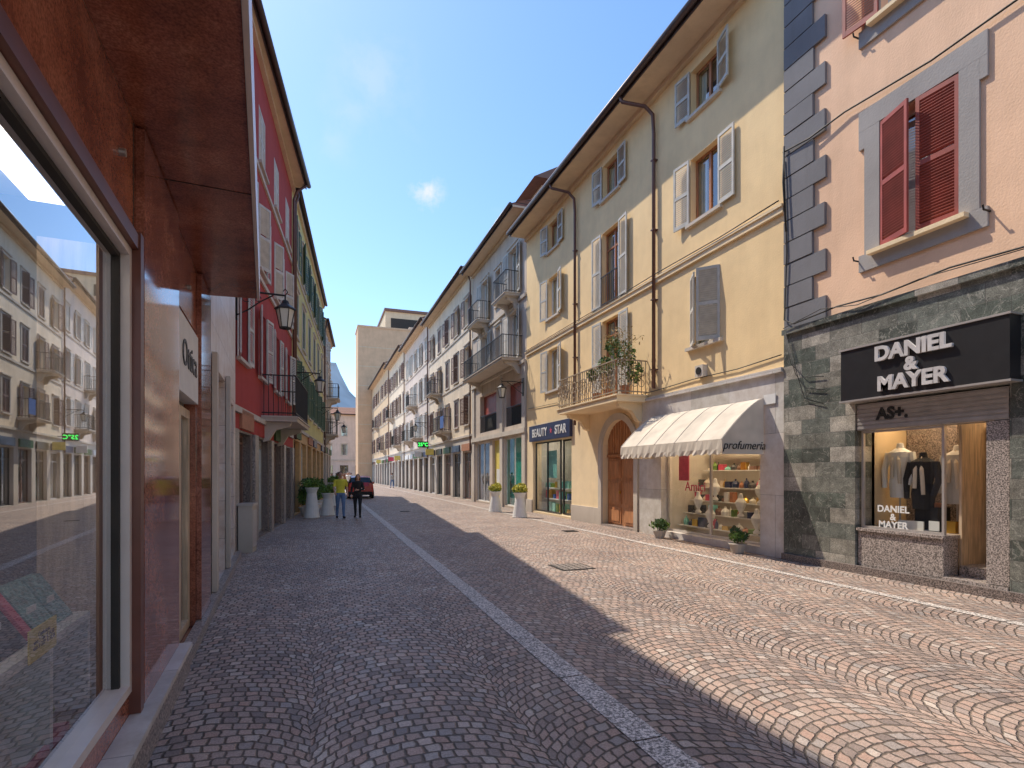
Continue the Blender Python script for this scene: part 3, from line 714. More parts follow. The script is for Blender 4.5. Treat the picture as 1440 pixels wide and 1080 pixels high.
q('display_floor', 'lightwood', 5.36, 6.70, -1.5, -.35, .70, .765)
q('display_partition', 'lightwood', 5.33, 5.37, -1.2, -.36, .2, 2.6)
q('display_backdrop', 'darkgran', 5.9, 6.70, -1.25, -1.2, .77, 2.6)
q('doorstep', 'bggran', 4.535, 5.34, -.3, .06, .02, .17); q('doorstep', 'bggran', 4.535, 5.33, -.9, -.305, .02, .32)
q('door_frame', 'white', 4.82, 4.90, -1.0, -.92, .32, 2.4); q('door_frame', 'white', 5.25, 5.32, -1.0, -.92, .32, 2.4)
q('kerb_base', 'darkgran', -12, 8.2, .052, .14, .006, .13)
q('open_door', 'lightwood', 4.60, 4.64, -1.9, -1.0, .3, 2.3); q('notice', 'blue', 4.98, 5.1, -2.59, -2.58, 1.5, 1.7)
q('shop_lamp', 'warmlamp', 5.5, 6.6, -.9, -.5, 2.72, 2.76); q('shop_lamp', 'warmlamp', 4.7, 5.25, -1.8, -1.2, 2.72, 2.76)
q('price_card', 'white', 5.6, 5.75, -.3, -.29, .8, .95)
B.text('window_letters', "DANIEL\n&\nMAYER", .15, 6.15, -.06, .98, 'white', .002, .004)
for a, m, o, z in ((6.42, 'white', -.62, 1.42), (6.0, 'cloth_black', -.55, 1.25), (5.62, 'cloth_grey', -.75, 1.35)):
    x, y_, _ = B.fr.p(a, o, 0); ac = B.a('mannequins', m)
    ac.lathe(x, y_, [(.16, z-.14), (.17, z), (.18, z+.12), (.14, z+.28), (.17, z+.42), (.20, z+.55), (.19, z+.63), (.07, z+.70), (.05, z+.78), (.001, z+.79)], 14, .6, 1)
    ac.tube([(x, y_-.19, z+.62), (x-.02, y_-.25, z+.35), (x-.08, y_-.2, z+.08)], [.055, .05, .04], 8); ac.tube([(x, y_+.19, z+.62), (x-.02, y_+.25, z+.35), (x-.03, y_+.24, z+.02)], [.055, .05, .04], 8)
    B.a('mannequin_stands', 'steel').lathe(x, y_, [(.14, .767), (.13, .785), (.015, .79), (.015, z-.12)], 12)
    B.a('mannequin_scarves', 'canvas').tube([(x-.09, y_-.06, z+.1), (x-.115, y_-.05, z+.5), (x-.02, y_, z+.70), (x-.115, y_+.05, z+.5), (x-.10, y_+.07, z+.2)], .03, 8)
q('display_box', 'cloth_black', 5.75, 6.1, -.8, -.5, .77, 1.15); q('display_goods', 'gold', 5.5, 5.65, -.6, -.5, .77, .95); q('display_goods', 'white', 5.9, 6.3, -.42, -.40, .77, .92); q('display_goods', 'cloth_grey', 6.35, 6.6, -.6, -.4, .77, .85)
q('display_goods', 'terra', 5.80, 5.95, -.72, -.56, 1.151, 1.22); q('display_goods', 'white', 5.96, 6.07, -.72, -.56, 1.151, 1.25)
for i in range(6): q('hanging_shirts', ['white', 'blue', 'cloth_grey', 'canvas', 'cloth_black', 'terra'][i], 5.45+i*.10, 5.51+i*.10, -2.4, -2.0, 1.2, 2.0)
q('clothes_rail', 'steel', 5.4, 6.2, -2.22, -2.19, 2.02, 2.05)
for c in (1.6, -2.6, -7):
    B.glazing(c-1.3, c+1.3, .15, 2.8, 'alu', 'shopglass', -.1, .06, 1, curtain=False, back=True)
q('wall_plate', 'black', 4.0, 4.28, .053, .10, 3.2, 3.45)
B.tube('cables', 'iron', [(8.2, .09, 8.0), (7.6, .09, 7.93), (6.9, .06, 7.99), (5.5, .05, 7.88), (4.2, .05, 7.93), (0, .05, 7.9), (-12, .05, 7.9)], .016, 6)
B.tube('cables', 'iron', [(8.2, .08, 7.85), (8.12, .08, 6.0), (8.18, .08, 4.7), (7.9, .14, 4.55), (7.0, .13, 4.62), (6.2, .13, 4.58), (5.2, .13, 4.66), (4, .13, 4.60), (0, .13, 4.6)], .014, 6)
B.tube('cables', 'iron', [(8.15, .14, 4.52), (7.3, .15, 4.66), (6.6, .15, 4.53), (5.6, .15, 4.63), (3.5, .15, 4.55)], .008, 5)
B.tube('cables', 'iron', [(8.17, .10, 8.1), (8.17, .12, 7.4), (8.1, .12, 6.4)], .018, 6)
for i in range(3): B.tube('cables', 'iron', [(8.15-.02*i, .12, 4.4), (8.0-.1*i, .10, 3.8-.2*i), (7.7, .09, 3.5-.2*i), (7.3, .08, 3.45-.25*i)], .007, 5)
B.done()

# ------------------------------------------------------------------ GREY TOWNHOUSE
B = Bld("grey_townhouse", FR); s0, s1, H = 22.32, 31.1, 13.4
ops = [(22.8, 25.3, .1, 3.4), (26.0, 27.3, .1, 3.4), (27.8, 30.4, .1, 3.4), (22.95, 25.1, 3.95, 6.0), (26.6, 29.6, 3.95, 6.0)]
for c in (24.0, 28.6): ops += [(c-.6, c+.6, 7.0, 9.3), (c-.6, c+.6, 10.0, 12.3)]
ops += [(25.9, 26.7, 7.4, 9.2), (25.9, 26.7, 10.3, 12.1)]
B.wall('walls', 'greyplaster', s0, s1, 0, H, ops); B.body(s0, s1, H); B.sides('greyplaster', s0, s1, H)
for c in (24.0, 28.6):
    for z0, z1 in ((7, 9.3), (10, 12.3)): B.window(c, 1.2, z0, z1, 'shutgrey', 'open', step=.07, sill=None, surround='stonetrim')
for z0, z1 in ((7.4, 9.2), (10.3, 12.1)): B.window(26.3, .8, z0, z1, None, surround='stonetrim')
B.balcony(22.8, 29.6, 6.9, 1.0, 1.0)
for c in (24.0, 28.6): B.balcony(c-.95, c+.95, 9.9, .75, 1.0)
B.glazing(22.8, 25.3, .1, 3.4, 'whiteframe', 'tealglass', -.1, .06, 1, curtain=False, back=False); B.box('shop_back', 'teal', 22.8, 25.3, -.36, -.34, .1, 3.4)
B.box('door_poster', 'poster', 26.0, 27.3, -.2, -.15, .1, 3.4); B.box('door_poster', 'white', 26.25, 27.0, -.15, -.14, 1.0, 1.9)
B.glazing(27.8, 30.4, .1, 3.4, 'whiteframe', 'shopglass', -.1, .06, 1, curtain=False)
for a, b in ((22.95, 25.1), (26.6, 29.6)):
    B.box('loggia_blinds', 'shutmar', a, b, -.3, -.24, 4.9, 6.0); B.box('dark_backings', 'dark', a, b, -.32, -.301, 3.95, 6.0)  # dark sheet behind the blinds has the room's shade in its colour
    k = a+.05
    while k < b: B.box('loggia_rail', 'iron', k, k+.016, -.05, -.034, 3.96, 4.85); k += .13
    B.box('loggia_rail', 'iron', a, b, -.06, -.025, 4.85, 4.89)
for a in (22.34, 25.45, 30.6): B.box('pilasters', 'stonetrim', a, a+.4, .002, .08, 0, 6.6)
B.box('string_course', 'stonetrim', s0, s1, .002, .12, 3.5, 3.72); B.box('string_course', 'stonetrim', s0, s1, .002, .14, 6.6, 6.75)
B.box('string_course', 'stonetrim', s0, s1, .002, .08, 9.55, 9.7)
B.roof(s0, s1, H, .65)
P = B.fr.p
B.box('penthouse_walls', 'greyplaster', 23.2, 31, -6.5, -1.1, 13.5, 15.1)
B.a('penthouse_roof', 'shutbrown').add([P(22.6, -.5, 15.1), P(31.1, -.5, 15.1), P(31.1, -3.2, 16.6), P(22.6, -3.2, 16.6), P(22.6, -7, 15.1), P(31.1, -7, 15.1)], [(0, 1, 2, 3), (3, 2, 5, 4), (0, 3, 4), (1, 5, 2), (0, 4, 5, 1)])
B.box('chimney', 'tile', 23.0, 23.5, -3.6, -3.0, 15.5, 17.3); B.box('chimney', 'stonetrim', 22.9, 23.6, -3.7, -2.9, 17.3, 17.4)
for i in range(6): B.box('roof_vents', 'stonetrim', 24+i*.9, 24.25+i*.9, -2.0, -1.7, 15.4, 16.2)
B.done()

# ------------------------------------------------------------------ generic houses
def house(name, fr, s0, s1, H, wm, sh, bays, rows, gm='stonetrim', ov=.6, step=.09, states=None, frame='whiteframe', surround='stonetrim', gh=3.9, balc=(), sw=1.0, gops=None, ov0=None):
    B = Bld(name, fr); cs = [s0+(s1-s0)*(i+.5)/bays for i in range(bays)]
    ops = [(c-sw/2, c+sw/2, z0, z1) for c in cs for z0, z1 in rows]
    B.wall('walls', wm, s0, s1, gh, H, ops)
    g = gops or [(c-min(1.1, (s1-s0)/bays*.38), c+min(1.1, (s1-s0)/bays*.38), .05, 3.0) for c in cs]
    B.wall('ground_floor_walls', gm, s0, s1, 0, gh, g, .35, o=.02)
    B.body(s0, s1, H); B.sides(wm, s0, s1, H)
    for i, c in enumerate(cs):
        for j, (z0, z1) in enumerate(rows):
            st = (states or ['open', 'open', 'closed', 'half'])
            B.window(c, sw, z0, z1, sh, st[(i*3+j*5+int(s0)) % len(st)], step=step, surround=surround, frame=frame)
    for k, (a, b, c, d) in enumerate(g):
        B.glazing(a, b, c, d, random.choice(['shutbrown', 'black', 'woodframe', 'alu']), 'shopglass', -.15, .07, 1, trans=2.4, curtain=False, back=True)
        for t in range(3): B.box('shop_goods', random.choice(['white', 'terra', 'canvas', 'teal', 'gold']), a+.2+t*.5, a+.5+t*.5, -.33, -.25, .3, random.uniform(.7, 1.8)) if a+.5+t*.5 < b-.05 else None
        if random.random() < .7: B.box('shop_signs', random.choice(['navy', 'shutbrown', 'white', 'black', 'terra', 'leafd']), a, b, .022, .10, d+.08, d+.5)
        if random.random() < .35 and fr is FR:
            B.box('hanging_signs', random.choice(['white', 'teal', 'poster', 'pink']), a, a+.06, .1, .75, 3.1, 3.6)
    B.box('string_course', 'stonetrim', s0, s1, .001, .10, gh+.001, gh+.13)
    for z0, z1 in rows[1:]: B.box('string_course', 'stonetrim', s0, s1, .001, .05, z0-.32, z0-.2)
    for ci, ri, wd in balc:
        c = cs[ci]; B.balcony(c-wd/2, c+wd/2, rows[ri][0]-.09, .85, 1.0, step=.14)
    B.roof(s0, s1, H, ov, ov0=ov0)
    a = s1-.25 if ov0 is not None else s0+.25
    B.tube('downpipes', 'pipe', [(a, ov+.05, H+.02), (a, .2, H-.3), (a, .1, H-.6), (a, .1, 3.0)], .05, 8)
    for i in range(2):
        a = s0+(s1-s0)*(.3+.45*i); B.box('chimney', 'tile', a, a+.6, -3.4, -2.8, H+.8, H+2.3); B.box('chimney', 'stonetrim', a-.08, a+.68, -3.48, -2.72, H+2.3, H+2.4)
    a = s0+(s1-s0)*.55; B.tube('tv_antenna', 'iron', [(a, -2.5, H+1), (a, -2.5, H+3.1)], .02, 5)
    for i in range(4): B.tube('tv_antenna', 'iron', [(a-.1, -2.9+.03*i, H+2.5+i*.15), (a+.1, -2.1-.03*i, H+2.5+i*.15)], .01, 4)
    return B
B = house("cream_townhouse", FR, 31.12, 44.5, 13.8, 'cream', 'shutbrown', 5, [(4.7, 6.4), (7.7, 9.5), (10.8, 12.5)], balc=[(2, 0, 2.4), (3, 1, 1.8)])
B.box('banner', 'blue', 35.2, 36.2, .87, .89, 4.7, 5.5); B.done()
house("lilac_townhouse", FR, 44.52, 57.5, 14.4, 'lilac', 'shutgrey', 5, [(4.9, 6.7), (8.0, 9.9), (11.3, 13.0)], balc=[(1, 0, 2.0), (3, 0, 2.0), (2, 1, 2.0)], step=.14).done()
house("pale_cream_townhouse", FR, 57.52, 71, 15.0, 'cream', 'shutbrown', 5, [(4.9, 6.9), (8.4, 10.3), (11.8, 13.5)], balc=[(1, 0, 2.0), (3, 1, 2.0)], step=.2).done()
house("ochre_townhouse", FR, 71.02, 94.5, 15.8, 'ochre', 'shutbrown', 8, [(4.9, 6.9), (8.6, 10.5), (12.2, 14.0)], balc=[(1, 0, 2.0), (4, 1, 2.0)], step=.3).done()

B = Bld("beige_apartment_tower", FR)
B.box('shell', 'farbeige', 95, 101, -22, 2.3, 0, 26.5); B.box('roof_slab', 'farbeige', 94.9, 101.1, -22.1, 2.4, 26.5, 26.8)
B.box('upper_block', 'tan', 101.5, 118, -16, -3, 20, 31.5); B.box('upper_block', 'shutbrown', 101.2, 118, -16.2, -2.8, 31.5, 32)
B.box('upper_windows', 'dark', 101.45, 101.49, -9.5, -4, 28.3, 30.3)
for i in range(7): B.box('slab_joints', 'tan', 94.985, 94.998, -21.9, 2.28, 3.3*(i+1), 3.3*(i+1)+.12)
for i in range(3): B.box('lift_tower', 'greyplaster', 98, 100, -8-i*3, -6.8-i*3, 26.8, 28)
B.done()
FE = Fr((-14, 112), (1, 0), (0, -1))
B = Bld("pale_stone_palace", FE)
cs = [1.5+i*2.9 for i in range(8)]
ops = [(c-.6, c+.6, z0, z1) for c in cs for z0, z1 in ((5.2, 7.4), (9, 11))]+[(c-.8, c+.8, .1, 3.2) for c in cs]
B.wall('walls', 'lilac', 0, 23.5, 0, 13.2, ops); B.body(0, 23.5, 13.2)
for c in cs:
    for z0, z1 in ((5.2, 7.4), (9, 11)): B.window(c, 1.2, z0, z1, None, surround='stonetrim')
    B.glazing(c-.8, c+.8, .1, 3.2, 'shutbrown', curtain=False)
B.box('string_course', 'stonetrim', 0, 23.5, .001, .2, 4.1, 4.4); B.roof(0, 23.5, 13.2, .6); B.done()
g = Acc(); nx, ny = 60, 24; vs = []
for j in range(ny+1):
    for i in range(nx+1):
        X = -1400+2800*i/nx; Y = 1100+1200*j/ny
        h = 330*math.exp(-((X+10)/150)**2)+120*math.exp(-((X-500)/300)**2)+150*math.exp(-((X+600)/300)**2)
        h *= math.sin(math.pi*min(1, j/ny))**.8
        vs.append((X, Y, h*(1+.10*math.sin(X*.05+Y*.02)+.06*math.sin(X*.13))-2))
g.add(vs, [(j*(nx+1)+i, j*(nx+1)+i+1, (j+1)*(nx+1)+i+1, (j+1)*(nx+1)+i) for j in range(ny) for i in range(nx)]); g.obj("hill", MT['hill'], smooth=True)

# ------------------------------------------------------------------ LEFT SIDE
B = house("crimson_townhouse", FL, 12.45, 22.3, 12.6, 'red', 'shutwhite', 4, [(4.25, 6.0), (7.1, 8.8), (9.9, 11.4)], gm='darkgran', ov=.50, ov0=.12, step=.06, states=['open', 'closed', 'half'], surround=None, gh=3.0, sw=.95,
          gops=[(13.2, 14.5, .05, 2.6), (15.4, 16.9, .05, 2.6), (17.8, 19.4, .05, 2.6), (20.2, 21.6, .05, 2.6)])
B.balcony(16.0, 19.2, 3.25, .9, 1.1, th=.15)
B.box('crimson_band', 'red', 12.45, 22.3, .022, .04, 2.65, 2.99)
for a in (12.5, 14.7, 17.1, 19.6, 21.8): B.box('stone_pilasters', 'bggran', a, a+.45, .022, .09, .005, 2.64)
B.done()
B = house("green_townhouse", FL, 22.32, 38.0, 12.7, 'green', 'shutgreen', 6, [(4.4, 6.2), (7.2, 9.0), (10.0, 11.7)], gm='orange', ov=.10, step=.1, states=['closed', 'half', 'open'], surround='stonetrim', gh=3.4); B.done()
B = house("tan_townhouse", FL, 38.02, 46.0, 11.8, 'tan', 'shutgrey', 3, [(4.4, 6.2), (7.2, 9.0), (9.8, 11.2)], ov=.2, step=.2, balc=[(0, 0, 2.0), (1, 1, 2)]); B.done()

B = Bld("red_granite_shopfront_building", FS); q = B.box
H = 12.6
B.wall('granite_facade', 'redgran', -9, 7.5, .0, 3.86, [(-3.5, 3.80, .40, 3.03), (5.28, 6.54, .08, 3.2)], .10)
B.wall('upper_walls', 'tan', -9, 7.5, 3.86, H, [(c-.5, c+.5, z, z+1.7) for c in (-6, -3, 0, 3, 6) for z in (5, 8)], o=-.6)
for c in (-6, -3, 0, 3, 6):
    for z in (5, 8): q('window_panes', 'carglass', c-.5, c+.5, -.8, -.79, z, z+1.7)
q('upper_core', 'tan', -9, 7.5, -9, -1.1, 4.2, H-.01); q('core', 'dark', -9, 7.5, -9, -2.2, 0, 4.1)
q('roof_slab', 'tile', -9, 7.5, -9, -.58, H, H+.1)
q('ledge_top', 'stonetrim', -9, 7.5, -2, -.0, 3.87, 3.9)
P = B.fr.p
def canopy(z0, z1, part, mat):
    vs = []
    for z in (z0, z1):
        vs += [P(-9, .002, z), P(7.45, .002, z), P(7.36, .56, z), P(-9, .92, z)]
    B.a(part, mat).hexa(vs)
canopy(3.86, 4.3, 'canopy', 'redgran')
vs = []
for z in (3.845, 4.33): vs += [P(-9, .922, z), P(7.38, .562, z), P(7.38, .592, z), P(-9, .952, z)]
B.a('canopy_edge_trim', 'alulight').hexa(vs)
for a in (1.9, 4.6): q('canopy_joints', 'dark', a, a+.006, .01, .8 if a < 3 else .65, 3.856, 3.8605)
q('display_frame', 'alulight', -3.5, -3.45, -.10, .015, .40, 3.03); q('display_frame', 'alulight', 3.75, 3.80, -.10, .015, .40, 3.03)
q('display_frame', 'alulight', -3.45, 3.75, -.10, .015, .40, .45); q('display_frame', 'alulight', -3.45, 3.75, -.10, .015, 2.98, 3.03)
q('display_gasket', 'dark', 3.72, 3.749, -.09, -.03, .45, 2.98); q('display_gasket', 'dark', -3.45, 3.72, -.09, -.03, 2.955, 2.979)
B.quad('display_glass', 'bigglass', [(-3.45, -.05, .45), (3.735, -.05, .45), (3.735, -.05, 2.96), (-3.45, -.05, 2.96)])
q('metal_reveal', 'brownmetal', 3.803, 3.88, -.02, .06, .262, 3.14)
q('metal_reveal', 'brownmetal', -3.6, 3.80, -.02, .05, 3.033, 3.12)
q('granite_ledge', 'bggran', -9, 5.26, .002, .12, .006, .22); q('granite_ledge', 'marble', -9, 5.26, .002, .14, .222, .26)
q('granite_ledge', 'bggran', 5.26, 12.2, .002, .10, .006, .12)
q('granite_pilaster', 'redgran2', 3.95, 5.2, .002, .05, .262, 3.84); q('granite_pilaster', 'redgran2', 6.6, 7.46, .002, .05, .13, 3.84)
for a in (1.2, 2.4, 3.6, 4.8, 6.0): 
    B.tube('fascia_bolts', 'steel', [(a, .0, 3.5), (a, .03, 3.5)], .022, 10)
for a in (1.8, 3.9, 5.24): q('panel_joints', 'dark', a, a+.010, .0, .003, 3.14, 3.84)
# display interior
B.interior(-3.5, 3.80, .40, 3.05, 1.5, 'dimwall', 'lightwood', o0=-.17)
q('side_curtain', 'lightwood', 3.70, 3.78, -.40, -.12, .42, 3.0)
q('added_display_light', 'coolglow', -3, 3.6, -.40, -.20, 3.15, 3.19)  # glowing strip added to brighten the goods; no known fitting here
q('display_shelf', 'white', 2.2, 3.62, -.75, -.14, .90, .94); q('display_shelf', 'white', 2.2, 2.24, -.75, -.14, .42, .90); q('display_shelf', 'white', 3.05, 3.09, -.75, -.14, .42, .90); q('display_shelf', 'white', 3.58, 3.62, -.75, -.14, .42, .90)
for a, m, w in ((2.45, 'book1', .26), (2.74, 'book1', .26), (3.04, 'pink', .06), (3.12, 'book2', .22), (3.36, 'book2', .20)):
    B.a('books', m).hexa([P(a, -.20, .945), P(a+w, -.20, .945), P(a+w, -.24, .945), P(a, -.24, .945), P(a, -.34, 1.17), P(a+w, -.34, 1.17), P(a+w, -.38, 1.17), P(a, -.38, 1.17)])
    q('book_labels', 'white', a+.04, a+w*.6, -.262, -.255, 1.04, 1.07) if w > .1 else None
q('price_card', 'yellowp', 2.80, 3.10, -.135, -.13, .90, 1.04)
B.text('price_text', "Confezione\nvino 3 Tipi  € 14,50\nvino 3 OZP  € 10,50", .028, 2.95, -.127, .98, 'black', .0005)
B.tube('teal_plate', 'teal', [(2.80, -.30, .64), (2.82, -.25, .64)], .17, 28)
B.a('cushion', 'cloth_grey').ball(P(2.55, -.22, .56), .10, .20, .13)
q('crimson_box', 'pink', 2.6, 3.3, -.5, -.14, .42, .46); q('leaflets', 'white', 2.85, 3.05, -.4, -.16, .462, .468)
B.tube('green_vase', 'leafl', [(3.3, -.3, .425), (3.3, -.3, .52), (3.3, -.3, .62), (3.3, -.3, .72)], [.07, .10, .07, .04], 14)
for i in range(12):
    a = -3+i*.42; q('boxes', random.choice(['book1', 'book2', 'white', 'cloth_grey', 'terra']), a, a+.3, -.9, -.5, .42, random.uniform(.7, 1.2))
B.interior(5.28, 6.54, .06, 3.2, 1.2, 'palewall', 'marble', o0=-.11)
B.glazing(5.30, 6.52, .09, 2.35, 'lightwood', 'shopglass', -.05, .09, 1, curtain=True, back=False)
q('door_sign', 'white', 5.34, 6.5, -.10, .03, 2.42, 3.12)
B.text('door_sign_text', "Ottica", .34, 5.92, .036, 2.78, 'book1', .004)
B.done()

B = Bld("marble_shopfront_building", FS); q = B.box
B.wall('marble_facade', 'whitemarble', 7.52, 12.2, .0, 5.5, [(8.25, 10.0, .1, 3.2), (10.7, 11.7, .1, 3.0)], .3, o=-.01)
B.wall('upper_walls', 'tan', 7.52, 12.2, 5.5, H, o=-.5)
q('upper_core', 'tan', 7.52, 12.6, -9, -1.1, 5.5, H-.01); q('core', 'dark', 7.52, 12.2, -9, -.5, 0, 5.4); q('ledge_top', 'stonetrim', 7.52, 12.2, -2, -.02, 5.5, 5.55)
P = B.fr.p
vs = []
for z in (H, H+.1): vs += [P(7.52, -9, z), P(12.55, -9, z), P(12.55, -.10, z), P(7.52, -.58, z)]
B.a('roof_slab', 'tile').hexa(vs)
B.glazing(8.25, 10.0, .1, 3.2, 'lightwood', 'shopglass', -.1, .08, 1, curtain=False); B.glazing(10.7, 11.7, .1, 3.0, 'alu', 'shopglass', -.1, .06, 1, curtain=False)
q('door_surround', 'stonetrim', 8.05, 8.247, .0, .06, .13, 3.3); q('door_surround', 'stonetrim', 10.003, 10.2, .0, .06, .13, 3.3)
B.done()
e = empty("utility_cabinet", FL.p(12.95, .25, 0), -.08)
g = Acc(); g.box(-.14, .14, -.22, .22, .0, 1.0); g.obj("cabinet", MT['stonetrim'], e)
g = Acc(); g.box(-.16, .16, -.24, .24, 1.0, 1.05); g.box(.14, .15, -.18, .18, .12, .9); g.obj("lid_and_door", MT['alu'], e)

# ------------------------------------------------------------------ street lamps on brackets
def lantern(loc, rz, L=1.05, sc=1.0):
    e = empty("street_lamp", loc, rz); e.scale = (sc, sc, sc)
    g = Acc(); g.box(-.0, .03, -.06, .06, -.35, .45)
    g.tube([(.02, 0, .25), (L*.5, 0, .27), (L, 0, .25)], .022, 8)
    g.tube([(.02, 0, -.25), (L*.25, 0, -.12), (L*.5, 0, .08), (L*.75, 0, .23)], .016, 8)
    for c, r in ((L*.22, .09), (L*.45, .06)):
        g.tube([(c+r*math.cos(t), 0, .14+r*math.sin(t)) for t in [i*math.pi/6 for i in range(11)]], .010, 6)
    g.tube([(L, 0, .25), (L, 0, .14)], .018, 8); g.tube([(L, 0, .25), (L+.05, 0, .33), (L, 0, .40), (L-.04, 0, .34)], .012, 6)
    g.obj("bracket", MT['iron'], e, smooth=False)
    g = Acc()
    g.lathe(L, 0, [(.001, .16), (.06, .14), (.09, .06), (.22, -.03), (.23, -.06), (.20, -.06)], 6)
    g.lathe(L, 0, [(.001, -.50), (.12, -.48), (.125, -.45), (.11, -.45)], 6)
    for i in range(6):
        t = i*math.pi/3
        g.tube([(L+.195*math.cos(t), .195*math.sin(t), -.06), (L+.115*math.cos(t), .115*math.sin(t), -.46)], .010, 5)
    g.obj("lantern_frame", MT['iron'], e)
    g = Acc(); g.lathe(L, 0, [(.10, -.45), (.18, -.065)], 6); g.obj("lantern_glass", MT['lampglass'], e)
    return e
lantern(FL.p(13.0, .0, 5.35), -.08, 1.0, 1.0)
lantern(FL.p(22.4, .0, 5.3), -.08, 1.0, 1.0)
lantern(FL.p(34, .0, 5.3), -.08, 1.1)
lantern(FL.p(44, .0, 5.3), -.08, 1.1)
lantern(FR.p(22.35, .14, 5.45), R(180), 1.0)
lantern(FR.p(44.6, .05, 5.6), R(180), 1.1)
e = empty("thermometer_led_sign", FR.p(43.3, .03, 3.9), R(180))
g = Acc(); g.box(.0, .3, -.02, .02, .1, .14); g.box(.3, 1.15, -.09, .09, -.15, .32); g.obj("case", MT['black'], e)
cu = bpy.data.curves.new("digits", 'FONT'); cu.body = "25°C"; cu.size = .38; cu.extrude = .004; cu.offset = .006; cu.align_x = 'CENTER'; cu.materials.append(MT['led'])
ob = bpy.data.objects.new("digits", cu); COL.objects.link(ob); ob.parent = e; ob.location = (.73, .1, -.05); ob.rotation_euler = (R(90), 0, R(180))

# ------------------------------------------------------------------ planters & plants
def planter(loc, leaf='leafy', h=.9, sc=1.0, name="planter"):
    e = empty(name, loc); e.scale = (sc, sc, sc)
    g = Acc()
    g.lathe(0, 0, [(.27, 0), (.29, .03), (.28, .06), (.17, h-.22), (.22, h-.06), (.25, h-.04), (.25, h), (.20, h), (.19, h-.08)], 20); g.obj("pot", MT['white'], e, smooth=False)
    g = Acc(); g.lathe(0, 0, [(.001, h-.07), (.19, h-.07)], 16); g.obj("soil", MT['shutbrown'], e)
    g = Acc(); g.leaves((0, 0, h+.14), (.30, .30, .18), 360, .055, 0); g.leaves((.12, .08, h+.24), (.16, .16, .14), 110, .05); g.obj("yellow_foliage", MT[leaf], e, recalc=False)
    g = Acc(); g.leaves((0, 0, h+.06), (.25, .25, .15), 180, .06, 0); g.obj("green_foliage", MT['leafl'], e, recalc=False)
planter((7.27, 22.4, 0)); planter((7.25, 19.3, 0), h=.95)
def shrub(name, loc, rad, n, size, pot=.3, mats=('leafd', 'leafl'), potm='terra', lobes=5):
    e = empty(name, loc)
    g = Acc(); g.lathe(0, 0, [(pot*.6, 0), (pot*.85, pot*.9), (pot*.95, pot*.9), (pot*.95, pot*1.0), (pot*.8, pot*1.0)], 14); g.obj("pot", MT[potm], e)
    g = Acc()
    for i in range(6):
        t = random.uniform(0, 6.28); r = random.uniform(.2, .8)
        g.tube([(0, 0, pot*.9), (rad[0]*r*.4*math.cos(t), rad[1]*r*.4*math.sin(t), pot+rad[2]*.8), (rad[0]*r*math.cos(t), rad[1]*r*math.sin(t), pot+rad[2]*1.5)], .008, 5)
    g.obj("stems", MT['shutbrown'], e)
    for m in mats:
        g = Acc()
        for i in range(lobes):
            c = (random.uniform(-.45, .45)*rad[0], random.uniform(-.45, .45)*rad[1], pot+rad[2]*random.uniform(.6, 1.5))
            g.leaves(c, tuple(r*random.uniform(.4, .65) for r in rad), n//lobes, size)
        g.obj("foliage", MT[m], e, recalc=False)
shrub("potted_plant", (8.38, 11.95, 0.01), (.26, .32, .16), 260, .05, .2, ('leafl', 'leafd'), 'stonetrim')
shrub("potted_plant", (8.36, 9.15, 0.01), (.22, .28, .18), 260, .05, .2, ('leafl', 'leafd'), 'stonetrim')
for s, o, rz in ((23.2, .45, .95), (24.3, .5, 1.0), (25.6, .5, .7), (28.5, .5, .9)):
    x, y_, _ = FL.p(s, o, 0); shrub("potted_shrub", (x, y_, 0), (.38, .38, rz*.62), 600, .07, .34, ('leafd', 'leafl'), 'white', 8)
x, y_, _ = FL.p(21.9, .75, 0); planter((x, y_, 0), 'leafl', 1.15)
x, y_, _ = FL.p(23.0, 1.25, 0); planter((x, y_, 0), 'leafl')
x, y_, _ = FL.p(29.5, 1.1, 0); planter((x, y_, 0), 'leafl', 1.2)
e = empty("balcony_plants")
for m, sz in (('leafd', .06), ('leafl', .06), ('leafr', .05)):
    g = Acc()
    for (s, o, z, r) in ((13.2, .6, 5.0, .38), (13.6, .75, 5.35, .25), (14.1, .7, 4.85, .3), (13.05, .4, 4.5, .3), (14.8, .75, 4.7, .2)):
        x, y_, _ = FR.p(s, o, 0); g.leaves((x, y_, z), (r*.8, r, r), 110 if m != 'leafr' else 50, sz, shell=.2)
    if m == 'leafr':
        for i in range(18):
            x, y_, _ = FR.p(13.3+random.uniform(-.2, .5), .6, 0)
            dx, dy, dz = random.uniform(-.5, .4), random.uniform(-.8, .8), random.uniform(.3, 1.2)
            g.tube([(x, y_, 4.7), (x+dx*.5, y_+dy*.5, 4.7+dz*.8), (x+dx, y_+dy, 4.7+dz)], .006, 4)
            g.leaves((x+dx*.8, y_+dy*.8, 4.7+dz*.9), (.18, .18, .18), 16, .04)
    g.obj("foliage", MT[m], e, recalc=False)
g = Acc()
for s in (13.2, 14.1, 14.8):
    x, y_, _ = FR.p(s, .6, 0); g.lathe(x, y_, [(.10, 3.885), (.14, 4.12), (.15, 4.15), (.12, 4.15)], 12)
g.obj("pots", MT['terra'], e)

